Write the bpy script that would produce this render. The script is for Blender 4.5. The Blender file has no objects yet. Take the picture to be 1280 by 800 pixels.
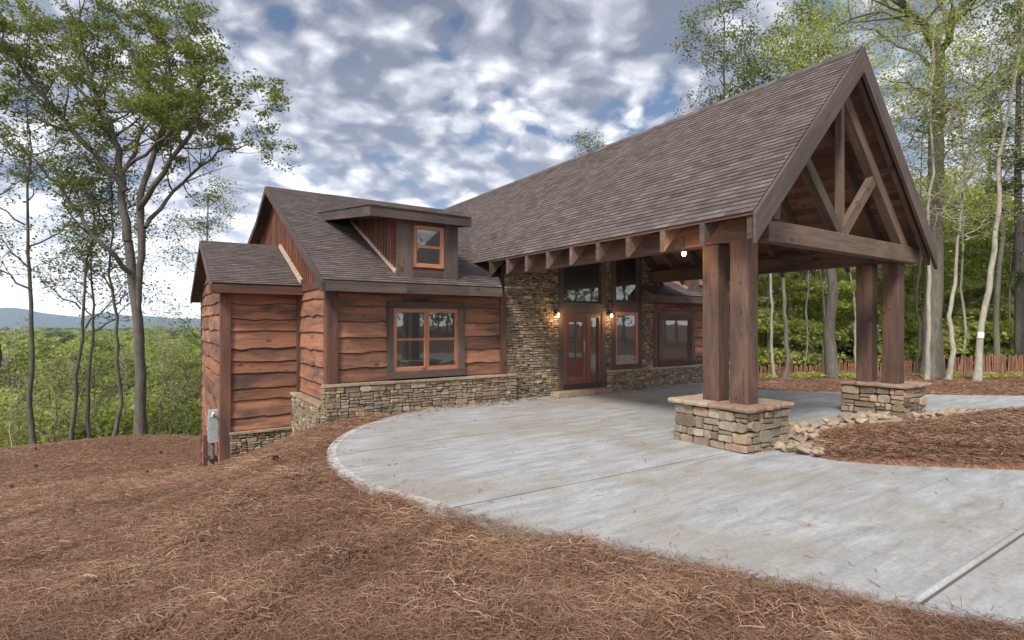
import bpy, math, random
import numpy as np
from mathutils import Vector
random.seed(7); rng = np.random.default_rng(11)
scn = bpy.context.scene
COL = scn.collection
R = math.radians

# ------------------------------------------------------------------ camera
FL, HZ, ZC = 678.0, 406.0, 1.9          # focal length in photo pixels, horizon row, eye height
_n = math.hypot(1010, 678)
Fx, Fy, Rx, Ry = 678/_n, 1010/_n, 1010/_n, -678/_n
cd = bpy.data.cameras.new('camera'); cam = bpy.data.objects.new('camera', cd); COL.objects.link(cam)
cam.location = (0, 0, ZC); cam.rotation_euler = (R(90), 0, -math.atan2(Fx, Fy))
cd.sensor_width = 36; cd.lens = FL/1280*36; cd.shift_y = 6/1280; cd.clip_end = 20000
scn.camera = cam
def ray(px, py, d):
    """world point seen at photo pixel (px,py) at forward distance d (used to measure where things stand)"""
    k = (px-640)/FL
    return Vector((d*(Fx+k*Rx), d*(Fy+k*Ry), ZC-(py-HZ)/FL*d))

# ------------------------------------------------------------------ node helpers
def newmat(name):
    m = bpy.data.materials.new(name); m.use_nodes = True
    nt = m.node_tree; nt.nodes.clear()
    out = nt.nodes.new('ShaderNodeOutputMaterial'); b = nt.nodes.new('ShaderNodeBsdfPrincipled')
    nt.links.new(b.outputs[0], out.inputs[0])
    return m, nt, b, out
def N(nt, t, **kw):
    n = nt.nodes.new(t)
    for k, v in kw.items():
        if k.startswith('i_'): n.inputs[k[2:].replace('_', ' ')].default_value = v
        else: setattr(n, k, v)
    return n
def L(nt, a, b): nt.links.new(a, b)
def ramp(nt, fac, stops, interp='LINEAR'):
    r = nt.nodes.new('ShaderNodeValToRGB'); cr = r.color_ramp; cr.interpolation = interp
    while len(cr.elements) < len(stops): cr.elements.new(.5)
    for e, (p, c) in zip(cr.elements, stops):
        e.position = p; e.color = (*c, 1) if len(c) == 3 else c
    L(nt, fac, r.inputs[0]); return r.outputs[0]
def mix(nt, fac, a, b, mode='MIX'):
    n = nt.nodes.new('ShaderNodeMix'); n.data_type = 'RGBA'; n.blend_type = mode
    for s, v in ((n.inputs[0], fac), (n.inputs[6], a), (n.inputs[7], b)):
        if isinstance(v, (int, float)): s.default_value = v
        elif isinstance(v, tuple): s.default_value = (*v, 1) if len(v) == 3 else v
        else: L(nt, v, s)
    return n.outputs[2]
def math_(nt, op, a, b=None, c=None):
    n = nt.nodes.new('ShaderNodeMath'); n.operation = op
    for i, v in enumerate((a, b, c)):
        if v is None: continue
        if isinstance(v, (int, float)): n.inputs[i].default_value = v
        else: L(nt, v, n.inputs[i])
    return n.outputs[0]
def uvcoord(nt, scale, rndoff=True):
    uv = N(nt, 'ShaderNodeUVMap'); uv.uv_map = 'UVMap'
    mp = N(nt, 'ShaderNodeMapping'); mp.inputs['Scale'].default_value = scale
    v = uv.outputs[0]
    if rndoff:
        at = N(nt, 'ShaderNodeAttribute'); at.attribute_name = 'rnd'
        cx = N(nt, 'ShaderNodeCombineXYZ')
        m = math_(nt, 'MULTIPLY', at.outputs['Fac'], 37.0)
        for i in range(3): L(nt, m, cx.inputs[i])
        ad = N(nt, 'ShaderNodeVectorMath', operation='ADD'); L(nt, v, ad.inputs[0]); L(nt, cx.outputs[0], ad.inputs[1]); v = ad.outputs[0]
    L(nt, v, mp.inputs[0]); return mp.outputs[0]
def rnd(nt):
    at = N(nt, 'ShaderNodeAttribute'); at.attribute_name = 'rnd'; return at.outputs['Fac']
def noise(nt, vec, scale, detail=4, rough=.55, dist=0.):
    n = N(nt, 'ShaderNodeTexNoise'); n.inputs['Scale'].default_value = scale; n.inputs['Detail'].default_value = detail
    n.inputs['Roughness'].default_value = rough; n.inputs['Distortion'].default_value = dist
    if vec is not None: L(nt, vec, n.inputs['Vector'])
    return n.outputs[0]
def bump(nt, b, h, strength=.5, dist=.01):
    n = N(nt, 'ShaderNodeBump'); n.inputs['Strength'].default_value = strength; n.inputs['Distance'].default_value = dist
    L(nt, h, n.inputs['Height']); L(nt, n.outputs[0], b.inputs['Normal'])
def objco(nt):
    return N(nt, 'ShaderNodeNewGeometry').outputs['Position']

def wood(name, c1, c2, stain, rough=.75, stainamt=.5, spec=.3):
    m, nt, b, o = newmat(name)
    g = uvcoord(nt, (1.2, 22, 22)); g2 = uvcoord(nt, (.5, 2.2, 2)); g3 = uvcoord(nt, (3, 5, 5))
    grain = noise(nt, g, 1.0, 5, .65, .6); big = noise(nt, g2, 1.6, 4, .6, .4)
    knot = N(nt, 'ShaderNodeTexVoronoi'); L(nt, g3, knot.inputs['Vector']); knot.inputs['Scale'].default_value = .55
    kf = ramp(nt, knot.outputs['Distance'], [(0, (1, 1, 1)), (.06, (1, 1, 1)), (.15, (0, 0, 0))])
    col = mix(nt, ramp(nt, grain, [(.3, (0, 0, 0)), (.7, (1, 1, 1))]), c1, c2)
    sf = math_(nt, 'MULTIPLY', ramp(nt, big, [(.42, (0, 0, 0)), (.66, (1, 1, 1))]), stainamt)
    col = mix(nt, sf, col, stain)
    col = mix(nt, math_(nt, 'MULTIPLY', kf, .8), col, tuple(x*.6 for x in stain))
    ck = noise(nt, uvcoord(nt, (.9, 26, 26)), 1.0, 2, .5, .2)
    ckf = ramp(nt, ck, [(.655, (0, 0, 0)), (.68, (1, 1, 1)), (.70, (1, 1, 1)), (.72, (0, 0, 0))])
    col = mix(nt, math_(nt, 'MULTIPLY', ckf, .55), col, tuple(x*.35 for x in stain))
    pk = N(nt, 'ShaderNodeTexVoronoi'); L(nt, uvcoord(nt, (2.2, 3.6, 3.6)), pk.inputs['Vector']); pk.inputs['Scale'].default_value = 1.6
    col = mix(nt, ramp(nt, pk.outputs['Distance'], [(0, (.75, .75, .75)), (.07, (.7, .7, .7)), (.13, (0, 0, 0))]), col, tuple(x*.5 for x in stain))
    v = math_(nt, 'MULTIPLY_ADD', rnd(nt), .6, .7)
    hs = N(nt, 'ShaderNodeHueSaturation'); L(nt, v, hs.inputs['Value']); L(nt, col, hs.inputs['Color'])
    L(nt, hs.outputs[0], b.inputs['Base Color']); b.inputs['Roughness'].default_value = rough
    b.inputs['Specular IOR Level'].default_value = spec
    bump(nt, b, grain, .5, .006)
    return m
M = {}
M['siding'] = wood('live_edge_siding', (.36, .16, .085), (.21, .093, .052), (.075, .053, .042), stainamt=.95)
M['bark'] = wood('bark_edge', (.06, .04, .03), (.035, .025, .02), (.02, .015, .012))
M['batten'] = wood('batten_boards', (.24, .10, .052), (.15, .062, .036), (.07, .04, .03))
M['trim'] = wood('weathered_trim', (.125, .088, .066), (.072, .053, .044), (.045, .037, .034), stainamt=.7)
M['trimred'] = wood('red_brown_trim', (.18, .08, .048), (.11, .052, .035), (.05, .033, .028), stainamt=.7)
M['post'] = wood('stained_timber', (.15, .085, .055), (.083, .047, .034), (.035, .025, .022), stainamt=.7)
M['beam'] = wood('porch_beam', (.18, .118, .082), (.10, .066, .049), (.05, .036, .03), stainamt=.6)
M['plank'] = wood('ceiling_plank', (.26, .13, .072), (.165, .085, .052), (.085, .05, .035), stainamt=.5)
M['orange'] = wood('orange_sash_wood', (.46, .185, .095), (.35, .135, .07), (.18, .07, .04), rough=.5, stainamt=.3, spec=.5)
M['door'] = wood('door_wood', (.17, .055, .028), (.11, .036, .021), (.09, .033, .02), rough=.45, stainamt=.3, spec=.5)
M['fence'] = wood('fence_slat', (.33, .155, .095), (.22, .105, .065), (.12, .055, .04), stainamt=.4)
M['flash'] = wood('light_flashing', (.55, .42, .30), (.40, .28, .2), (.3, .2, .14), stainamt=.4)

def shingle():
    m, nt, b, o = newmat('asphalt_shingles')
    uv = uvcoord(nt, (1, 1, 1), False)
    def brick(w, off):
        br = N(nt, 'ShaderNodeTexBrick'); br.offset = .5; br.offset_frequency = 2
        L(nt, uv, br.inputs['Vector']); br.inputs['Scale'].default_value = 1
        br.inputs['Color1'].default_value = (0, 0, 0, 1); br.inputs['Color2'].default_value = (1, 1, 1, 1)
        br.inputs['Mortar'].default_value = (.0, .0, .0, 1)
        br.inputs['Mortar Size'].default_value = .004; br.inputs['Brick Width'].default_value = w
        br.inputs['Row Height'].default_value = .115; br.inputs['Bias'].default_value = off
        return br
    b1 = brick(.26, 0.); b2 = brick(.17, -.1)
    t = math_(nt, 'ADD', math_(nt, 'MULTIPLY', b1.outputs[0], .55), math_(nt, 'MULTIPLY', b2.outputs[0], .45))
    col = ramp(nt, t, [(0, (.062, .049, .044)), (.45, (.105, .084, .075)), (.75, (.135, .108, .095)), (1, (.175, .142, .122))])
    p = objco(nt)
    big = noise(nt, p, .8, 3, .6)
    col = mix(nt, ramp(nt, big, [(.35, (0, 0, 0)), (.7, (.15, .15, .15))]), col, (.17, .13, .115))
    pol = noise(nt, p, 3.3, 5, .7)
    col = mix(nt, ramp(nt, pol, [(.64, (0, 0, 0)), (.78, (.35, .35, .35))]), col, (.30, .22, .10))
    fine = noise(nt, p, 90, 3, .7)
    col = mix(nt, .5, col, ramp(nt, fine, [(.2, (.3, .3, .3)), (.8, (.8, .8, .8))]), 'OVERLAY')
    L(nt, col, b.inputs['Base Color']); b.inputs['Roughness'].default_value = .95
    b.inputs['Specular IOR Level'].default_value = .15
    bump(nt, b, math_(nt, 'ADD', t, math_(nt, 'MULTIPLY', fine, .4)), .8, .012)
    return m
M['shingle'] = shingle()

def stone(name, stops, bstr=.8):
    m, nt, b, o = newmat(name)
    p = objco(nt); r = rnd(nt)
    base = ramp(nt, r, stops)
    n1 = noise(nt, p, 9, 5, .65); n2 = noise(nt, p, 45, 5, .7)
    col = mix(nt, .6, base, ramp(nt, n1, [(.25, (.25, .23, .2)), (.75, (.78, .76, .7))]), 'OVERLAY')
    lich = noise(nt, p, 4, 6, .7)
    col = mix(nt, ramp(nt, lich, [(.6, (0, 0, 0)), (.74, (.3, .3, .3))]), col, (.20, .17, .09))
    col = mix(nt, .35, col, ramp(nt, n2, [(.2, (.2, .2, .2)), (.8, (.8, .8, .8))]), 'OVERLAY')
    L(nt, col, b.inputs['Base Color']); b.inputs['Roughness'].default_value = .9; b.inputs['Specular IOR Level'].default_value = .25
    bump(nt, b, math_(nt, 'ADD', n1, n2), bstr, .015)
    return m
ST = [(0, (.12, .095, .07)), (.16, (.28, .205, .13)), (.3, (.20, .155, .11)), (.45, (.36, .27, .175)), (.58, (.175, .145, .115)),
      (.7, (.24, .20, .155)), (.8, (.33, .205, .14)), (.9, (.40, .35, .27)), (1, (.21, .19, .14))]
M['stone'] = stone('fieldstone', ST)
M['cap'] = stone('flagstone_cap', [(0, (.28, .20, .13)), (.35, (.34, .28, .20)), (.7, (.25, .165, .11)), (1, (.40, .33, .24))], .9)
M['rock'] = stone('tan_rock', [(0, (.36, .25, .17)), (.4, (.27, .20, .145)), (.7, (.40, .31, .22)), (1, (.22, .175, .14))], .6)
m, nt, b, o = newmat('mortar'); b.inputs['Base Color'].default_value = (.055, .046, .036, 1); b.inputs['Roughness'].default_value = 1
bump(nt, b, noise(nt, objco(nt), 60, 4), .8, .01); M['mortar'] = m

def concrete(name, tint, edge=False):
    m, nt, b, o = newmat(name)
    p = objco(nt)
    mp = N(nt, 'ShaderNodeMapping'); mp.inputs['Rotation'].default_value = (0, 0, R(-20)); mp.inputs['Scale'].default_value = (1, 5, 1); L(nt, p, mp.inputs[0]); mp.inputs['Rotation'].default_value = (0, 0, R(3))
    streak = noise(nt, mp.outputs[0], 1.1, 7, .65, .5); blot = noise(nt, p, .55, 5, .6, .3); fine = noise(nt, p, 22, 6, .75)
    mp2 = N(nt, 'ShaderNodeMapping'); mp2.inputs['Rotation'].default_value = (0, 0, R(3)); mp2.inputs['Scale'].default_value = (1.5, 60, 1); L(nt, p, mp2.inputs[0])
    broom = noise(nt, mp2.outputs[0], 2, 3, .6)
    c = tint
    col = ramp(nt, streak, [(.25, tuple(x*.55 for x in c)), (.5, tuple(x*.92 for x in c)), (.72, tuple(min(1, x*1.22) for x in c))])
    col = mix(nt, ramp(nt, blot, [(.42, (0, 0, 0)), (.68, (.7, .7, .7))]), col, (c[0]*.80, c[1]*.70, c[2]*.55))
    pt = noise(nt, p, 2.3, 7, .75, .8)
    col = mix(nt, ramp(nt, pt, [(.54, (0, 0, 0)), (.70, (.7, .7, .7))]), col, (.26, .185, .115))
    col = mix(nt, .45, col, ramp(nt, fine, [(.25, (.25, .25, .25)), (.75, (.75, .75, .75))]), 'OVERLAY')
    L(nt, col, b.inputs['Base Color'])
    rr = ramp(nt, blot, [(.35, (.75, .75, .75)), (.65, (.5, .5, .5))]); L(nt, rr, b.inputs['Roughness'])
    bump(nt, b, math_(nt, 'ADD', math_(nt, 'MULTIPLY', fine, .4), broom), .35, .004)
    return m
M['concrete'] = concrete('driveway_concrete', (.345, .348, .338))
M['concrete2'] = concrete('smooth_concrete_edge', (.50, .50, .48))
m, nt, b, o = newmat('joint_dirt'); b.inputs['Base Color'].default_value = (.10, .085, .07, 1); b.inputs['Roughness'].default_value = 1; M['joint'] = m

def ground():
    m, nt, b, o = newmat('pine_straw_ground')
    p = objco(nt)
    w = N(nt, 'ShaderNodeTexNoise'); w.inputs['Scale'].default_value = 1.3; L(nt, p, w.inputs['Vector'])
    ad = N(nt, 'ShaderNodeVectorMath', operation='MULTIPLY_ADD'); L(nt, w.outputs['Color'], ad.inputs[0]); ad.inputs[1].default_value = (2, 2, 2); L(nt, p, ad.inputs[2])
    def strands(rot, s):
        mp = N(nt, 'ShaderNodeMapping'); mp.inputs['Rotation'].default_value = (0, 0, R(rot)); mp.inputs['Scale'].default_value = (3*s, 45*s, 3); L(nt, ad.outputs[0], mp.inputs[0])
        return noise(nt, mp.outputs[0], 1, 3, .6, .4)
    a = math_(nt, 'MAXIMUM', math_(nt, 'MAXIMUM', strands(10, 1), strands(70, 1)), strands(130, .8))
    col = ramp(nt, a, [(.42, (.05, .025, .015)), (.55, (.17, .088, .052)), (.68, (.30, .16, .095)), (.85, (.42, .25, .155))])
    big = noise(nt, p, .55, 5, .65); mid = noise(nt, p, 2.6, 5, .7)
    col = mix(nt, ramp(nt, big, [(.4, (0, 0, 0)), (.65, (.5, .5, .5))]), col, (.13, .068, .042))
    col = mix(nt, ramp(nt, mid, [(.58, (0, 0, 0)), (.75, (.65, .65, .65))]), col, (.065, .042, .03))
    L(nt, col, b.inputs['Base Color']); b.inputs['Roughness'].default_value = 1; b.inputs['Specular IOR Level'].default_value = .1
    bump(nt, b, math_(nt, 'ADD', a, mid), .6, .03)
    return m
M['ground'] = ground()
def leafmat(name, stops, trans=.35):
    m, nt, b, o = newmat(name)
    col = ramp(nt, rnd(nt), stops)
    n = noise(nt, objco(nt), .6, 3, .6)
    col = mix(nt, 1., col, ramp(nt, n, [(.3, (.72, .72, .72)), (.7, (1, 1, 1))]), 'MULTIPLY')
    L(nt, col, b.inputs['Base Color']); b.inputs['Roughness'].default_value = .6; b.inputs['Specular IOR Level'].default_value = .2
    tr = N(nt, 'ShaderNodeBsdfTranslucent'); L(nt, mix(nt, .4, col, (.46, .50, .09)), tr.inputs[0])
    ms = N(nt, 'ShaderNodeMixShader'); ms.inputs[0].default_value = trans
    L(nt, b.outputs[0], ms.inputs[1]); L(nt, tr.outputs[0], ms.inputs[2]); L(nt, ms.outputs[0], o.inputs[0])
    return m
M['leaf_mid'] = leafmat('oak_leaves', [(0, (.055, .068, .02)), (.5, (.14, .18, .04)), (1, (.27, .32, .085))])
M['leaf_bright'] = leafmat('spring_leaves', [(0, (.20, .24, .05)), (.5, (.41, .48, .09)), (.85, (.56, .62, .16)), (1, (.62, .62, .26))], .55)
M['leaf_dark'] = leafmat('dark_leaves', [(0, (.015, .035, .012)), (.6, (.035, .075, .02)), (1, (.08, .13, .03))], .25)
M['leaf_forest'] = leafmat('forest_canopy_leaves', [(0, (.05, .07, .018)), (.3, (.18, .24, .045)), (.6, (.32, .40, .07)), (.9, (.48, .56, .13)), (1, (.48, .42, .20))], .45)
M['straw'] = leafmat('pine_needles', [(0, (.08, .043, .027)), (.3, (.22, .118, .072)), (.65, (.36, .205, .128)), (.92, (.46, .295, .195)), (1, (.55, .42, .30))], .1)
def bark(name, c1, c2):
    m, nt, b, o = newmat(name)
    p = objco(nt); mp = N(nt, 'ShaderNodeMapping'); mp.inputs['Scale'].default_value = (9, 9, 2); L(nt, p, mp.inputs[0])
    a = noise(nt, mp.outputs[0], 1.5, 6, .7, .3); g = noise(nt, p, .9, 3)
    col = ramp(nt, a, [(.3, c2), (.7, c1)])
    col = mix(nt, ramp(nt, g, [(.45, (0, 0, 0)), (.7, (.5, .5, .5))]), col, (c1[0]*.8, c1[1]*1.0, c1[2]*.7))
    L(nt, col, b.inputs['Base Color']); b.inputs['Roughness'].default_value = .95; bump(nt, b, a, 1, .03)
    return m
M['bark_grey'] = bark('grey_bark', (.21, .18, .14), (.07, .06, .048))
M['bark_dark'] = bark('dark_bark', (.16, .135, .105), (.05, .043, .036))
M['bark_pale'] = bark('pale_bark', (.46, .41, .33), (.20, .17, .14))
def flat(name, c, rough=.5, metal=0., emit=None, es=1., spec=.5):
    m, nt, b, o = newmat(name)
    n = noise(nt, objco(nt), 14, 4)
    L(nt, mix(nt, .25, c, ramp(nt, n, [(.3, (.2, .2, .2)), (.7, (.8, .8, .8))]), 'OVERLAY'), b.inputs['Base Color'])
    b.inputs['Roughness'].default_value = rough; b.inputs['Metallic'].default_value = metal; b.inputs['Specular IOR Level'].default_value = spec
    if emit: b.inputs['Emission Color'].default_value = (*emit, 1); b.inputs['Emission Strength'].default_value = es
    return m
M['core'] = flat('house_sheathing', (.05, .035, .028), .9)
M['metalgrey'] = flat('grey_enamel', (.30, .34, .32), .45)
M['pvc'] = flat('white_pvc', (.72, .72, .68), .4)
M['pipe'] = flat('dark_conduit', (.11, .13, .13), .5)
M['black'] = flat('black_iron', (.02, .018, .016), .5)
M['brass'] = flat('aged_brass', (.35, .22, .09), .35, .9)
M['bulb'] = flat('lit_bulb', (.9, .8, .6), .3, 0, (1, .72, .42), 14.)
M['shade'] = flat('lamp_glass', (.8, .7, .55), .3, 0, (1, .62, .32), 2.2)
M['cone'] = flat('pine_cone_scales', (.045, .028, .02), .9)
M['whiteband'] = flat('white_tree_tag', (.75, .74, .7), .6)
def glass():
    m, nt, b, o = newmat('reflective_window_glass')
    b.inputs['Base Color'].default_value = (.012, .012, .011, 1); b.inputs['Roughness'].default_value = .35
    g = N(nt, 'ShaderNodeBsdfGlossy'); g.inputs['Roughness'].default_value = .015; g.inputs['Color'].default_value = (.9, .95, .93, 1)
    n = noise(nt, objco(nt), 1.7, 2); bm = N(nt, 'ShaderNodeBump'); bm.inputs['Strength'].default_value = .03; bm.inputs['Distance'].default_value = .05
    L(nt, n, bm.inputs['Height']); L(nt, bm.outputs[0], g.inputs['Normal'])
    lw = N(nt, 'ShaderNodeFresnel'); lw.inputs['IOR'].default_value = 1.6
    f = math_(nt, 'ADD', math_(nt, 'MULTIPLY', lw.outputs[0], .8), .09)
    ms = N(nt, 'ShaderNodeMixShader'); L(nt, f, ms.inputs[0]); L(nt, b.outputs[0], ms.inputs[1]); L(nt, g.outputs[0], ms.inputs[2]); L(nt, ms.outputs[0], o.inputs[0])
    return m
M['glass'] = glass()
m, nt, b, o = newmat('blue_ridge_forest')
L(nt, ramp(nt, noise(nt, objco(nt), .01, 4), [(.3, (.035, .06, .03)), (.7, (.06, .09, .045))]), b.inputs['Base Color']); b.inputs['Roughness'].default_value = 1; M['ridge'] = m

# ------------------------------------------------------------------ mesh builder
class MB:
    def __init__(s): s.v = []; s.f = []; s.uv = []; s.r = []; s.m = []
    def poly(s, pts, uv=None, r=None, m=0):
        i = len(s.v); s.v += [tuple(p) for p in pts]; s.f.append(tuple(range(i, i+len(pts))))
        if uv is None:
            P = [Vector(p) for p in pts]; n = Vector((0, 0, 0))
            for a in range(len(P)): n += P[a].cross(P[(a+1) % len(P)])
            n = n.normalized() if n.length > 1e-9 else Vector((0, 0, 1))
            u = Vector((0, 0, 1)).cross(n)
            u = Vector((1, 0, 0)) if u.length < 1e-3 else u.normalized()
            w = n.cross(u); uv = [(p.dot(u), p.dot(w)) for p in P]
        s.uv += uv; s.r.append(random.random() if r is None else r); s.m.append(m)
    def hexa(s, c, grain=0, r=None, m=0):
        """c: 8 corners, index = ix + 2*iy + 4*iz; grain axis 0/1/2 carries UV.x"""
        c = [Vector(p) for p in c]; r = random.random() if r is None else r
        ax = [(c[1]-c[0]), (c[2]-c[0]), (c[4]-c[0])]; ln = [a.length for a in ax]
        for f, (a, b_) in (((0, 2, 3, 1), (0, 1)), ((4, 5, 7, 6), (0, 1)), ((0, 1, 5, 4), (0, 2)), ((2, 6, 7, 3), (0, 2)), ((0, 4, 6, 2), (1, 2)), ((1, 3, 7, 5), (1, 2))):
            uv = []
            for k in f:
                co = [(k & 1)*ln[0], (k >> 1 & 1)*ln[1], (k >> 2 & 1)*ln[2]]
                ua = co[a] if a == grain else (co[b_] if b_ == grain else co[a]); va = co[b_] if a == grain else (co[a] if b_ == grain else co[b_])
                uv.append((ua, va))
            s.poly([c[k] for k in f], uv, r, m)
    def box(s, x0, x1, y0, y1, z0, z1, grain=None, r=None, m=0):
        d = (x1-x0, y1-y0, z1-z0)
        if grain is None: grain = d.index(max(d))
        s.hexa([(x1 if i & 1 else x0, y1 if i & 2 else y0, z1 if i & 4 else z0) for i in range(8)], grain, r, m)
    def beam(s, a, b, w, h, up=(0, 0, 1), r=None, m=0, wob=0.):
        a = Vector(a); b = Vector(b); d = (b-a).normalized(); up = Vector(up)
        sd = d.cross(up).normalized(); u = sd.cross(d).normalized()
        c = []
        for i in range(8):
            p = (b if i & 1 else a) + sd*(w/2 if i & 2 else -w/2) + u*(h/2 if i & 4 else -h/2)
            c.append(p)
        s.hexa(c, 0, r, m)
    def tube(s, pts, rad, n=8, r=None, m=0, cap=True):
        pts = [Vector(p) for p in pts]; i0 = len(s.v); r = random.random() if r is None else r
        if isinstance(rad, (int, float)): rad = [rad]*len(pts)
        for i, p in enumerate(pts):
            d = (pts[min(i+1, len(pts)-1)]-pts[max(i-1, 0)]).normalized()
            a = d.cross(Vector((.37, .91, .13))).normalized(); b_ = d.cross(a)
            for k in range(n):
                t = 2*math.pi*k/n; s.v.append(tuple(p+(a*math.cos(t)+b_*math.sin(t))*rad[i]))
        for i in range(len(pts)-1):
            for k in range(n):
                q = (i0+i*n+k, i0+i*n+(k+1) % n, i0+(i+1)*n+(k+1) % n, i0+(i+1)*n+k)
                s.f.append(q); s.uv += [(i*.2, k/n), (i*.2, (k+1)/n), (i*.2+.2, (k+1)/n), (i*.2+.2, k/n)]; s.r.append(r); s.m.append(m)
        if cap:
            for base, rev in ((i0, True), (i0+(len(pts)-1)*n, False)):
                q = [base+k for k in range(n)]; q = q[::-1] if rev else q
                s.f.append(tuple(q)); s.uv += [(0, 0)]*n; s.r.append(r); s.m.append(m)
    def build(s, name, mats, parent=None, smooth=False, bevel=0.):
        if not isinstance(mats, (list, tuple)): mats = [mats]
        off = Vector(parent_base(parent)) if parent else Vector((0, 0, 0))
        me = bpy.data.meshes.new(name); me.from_pydata([tuple(Vector(v)-off) for v in s.v], [], s.f)
        ul = me.uv_layers.new(name='UVMap'); ul.data.foreach_set('uv', np.array(s.uv, dtype=np.float32).ravel())
        at = me.attributes.new('rnd', 'FLOAT', 'FACE'); at.data.foreach_set('value', np.array(s.r, dtype=np.float32))
        for m in mats: me.materials.append(M[m] if isinstance(m, str) else m)
        me.polygons.foreach_set('material_index', s.m)
        if smooth: me.polygons.foreach_set('use_smooth', [True]*len(me.polygons))
        o = bpy.data.objects.new(name, me); COL.objects.link(o)
        if parent: o.parent = parent
        if bevel:
            bv = o.modifiers.new('bevel', 'BEVEL'); bv.width = bevel; bv.segments = 1; bv.limit_method = 'ANGLE'
            # weld the loose box faces so the bevel has real edges
            import bmesh
            bm = bmesh.new(); bm.from_mesh(me); bmesh.ops.remove_doubles(bm, verts=bm.verts, dist=1e-4)
            bmesh.ops.recalc_face_normals(bm, faces=bm.faces); bm.to_mesh(me); bm.free()
        return o
def parent_base(p):
    v = Vector((0, 0, 0))
    while p: v += p.location; p = p.parent
    return v
def tag(o, label=None, cat=None, group=None, kind=None):
    for k, v in (('label', label), ('category', cat), ('group', group), ('kind', kind)):
        if v: o[k] = v
    return o
def thing(name, loc, label, cat, group=None):
    o = bpy.data.objects.new(name, None); COL.objects.link(o); o.location = loc; o.empty_display_size = .2
    return tag(o, label, cat, group)
def leafmesh(name, cen, size, mats, rv=None, parent=None, aspect=.55, up=.5, mi=None, droop=None):
    """many small leaf-shaped faces: cen (n,3), size (n,)"""
    n = len(cen); off = np.array(parent_base(parent)) if parent else np.zeros(3)
    nm = rng.normal(size=(n, 3)); nm[:, 2] = np.abs(nm[:, 2])+up; nm /= np.linalg.norm(nm, axis=1)[:, None]
    t = rng.normal(size=(n, 3)); a = np.cross(nm, t); a /= np.linalg.norm(a, axis=1)[:, None]; b_ = np.cross(nm, a)
    s = np.asarray(size)[:, None]*np.ones((n, 1))
    V = np.stack([cen-a*s*.5, cen+b_*s*aspect*.5-a*s*.05, cen+a*s*.5, cen-b_*s*aspect*.5-a*s*.05], axis=1)+nm[:, None, :]*0
    V[:, 1] += nm*s*.08; V[:, 3] += nm*s*.08
    V = (V-off).reshape(-1, 3)
    me = bpy.data.meshes.new(name); me.vertices.add(n*4); me.vertices.foreach_set('co', V.astype(np.float32).ravel())
    me.loops.add(n*4); me.loops.foreach_set('vertex_index', np.arange(n*4, dtype=np.int32))
    me.polygons.add(n); me.polygons.foreach_set('loop_start', np.arange(0, n*4, 4, dtype=np.int32)); me.polygons.foreach_set('loop_total', np.full(n, 4, dtype=np.int32))
    at = me.attributes.new('rnd', 'FLOAT', 'FACE'); at.data.foreach_set('value', (rng.random(n) if rv is None else rv).astype(np.float32))
    for m in (mats if isinstance(mats, (list, tuple)) else [mats]): me.materials.append(M[m])
    if mi is not None: me.polygons.foreach_set('material_index', mi)
    me.update(); me.validate()
    o = bpy.data.objects.new(name, me); COL.objects.link(o)
    if parent: o.parent = parent
    return o
# ------------------------------------------------------------------ terrain
PAD = [(7.2,11.46),(6.5,11.46),(5.6,11.4),(4.9,11.15),(4.2,10.75),(3.4,10.1),(2.75,9.35),(2.3,8.5),(2.1,7.7),(2.05,7.0),(2.12,6.2),(2.32,5.65),(2.55,5.0),(2.72,4.55),(2.87,4.15),
       (3.2,3.6),(3.44,3.15),(3.64,2.65),(3.83,2.25),(4.07,1.8),(4.28,1.45),(4.46,1.2),(4.7,.75),(5.3,-.4),(6.2,-2.2),(8,-5),(11,-8.5),(16,-10),(22,-7),(25,-2),(24,1.2),(21.5,3.3),(19.4,4.5),(16.7,6.9),(14.9,9.1),(14.6,10.2),(14.6,11.46)]
CP = [(0,0,-.06),(1,3,-.08),(2.2,2,-.05),(1.2,6,-.12),(1.1,8.5,-.16),(2.2,10.2,-.12),(-3,3,-.5),(-1.8,10.9,-.88),(0,8,-.42),(-4,7,-.85),(1.5,14.18,-1.36),(3.1,11.4,-.12),(3.1,14.18,-1.12),(2.2,12.6,-.72),(1.2,11.5,-.78),(.9,12.9,-1.12),(-.5,11.5,-.95),(.6,9.8,-.55),(2.1,11.4,-.5),(.2,14.5,-1.5),
      (1.5,21,-2.85),(-.3,26.7,-2.62),(-4.5,27,-2.7),(-3,15.5,-1.72),(-8,14,-2.1),(-9,22,-2.9),(.5,18,-2.2),(-3,21,-2.5),(3,27,-3.0),(0,34,-5.2),(-8,34,-5.4),(4,38,-7),(-2,45,-9.5),(-14,40,-9),
      (4.5,11.3,-.06),(6,11.4,-.06),(7.5,11.4,-.05),(14,10,-.12),(17.5,10,-.14),(20,6,-.1),(22,12,-.3),(19,14,-.4),(25,15,-.45),(27,8,-.25),(30,8,-.25),(30,20,-.7),(22,2,-.1),(10,-8,-.1),(0,-10,-.2),(-10,0,-1.3),(-10,-10,-1),(12,22,-2),
      (18,24,-1.6),(24,34,-2),(8,30,-4),(38,0,-.2),(36,30,-1),(45,12,-.3),(8,6,-.16),(8,2,-.16),(12,6,-.16),(12,0,-.16),(16,0,-.16),(16,6,-.14),(5,6,-.14),(5,9,-.13),(3.6,7,-.12),(5,3,-.13),(6,0,-.14),(3,1,-.06),(4,-1,-.08)]
_c = np.array(CP, float)
for a_, b_ in PAD[2:23]:
    _c = np.vstack([_c, [a_, b_, -.035]])
def _U(r2): return np.where(r2 > 1e-12, .5*r2*np.log(np.maximum(r2, 1e-12)), 0)
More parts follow.
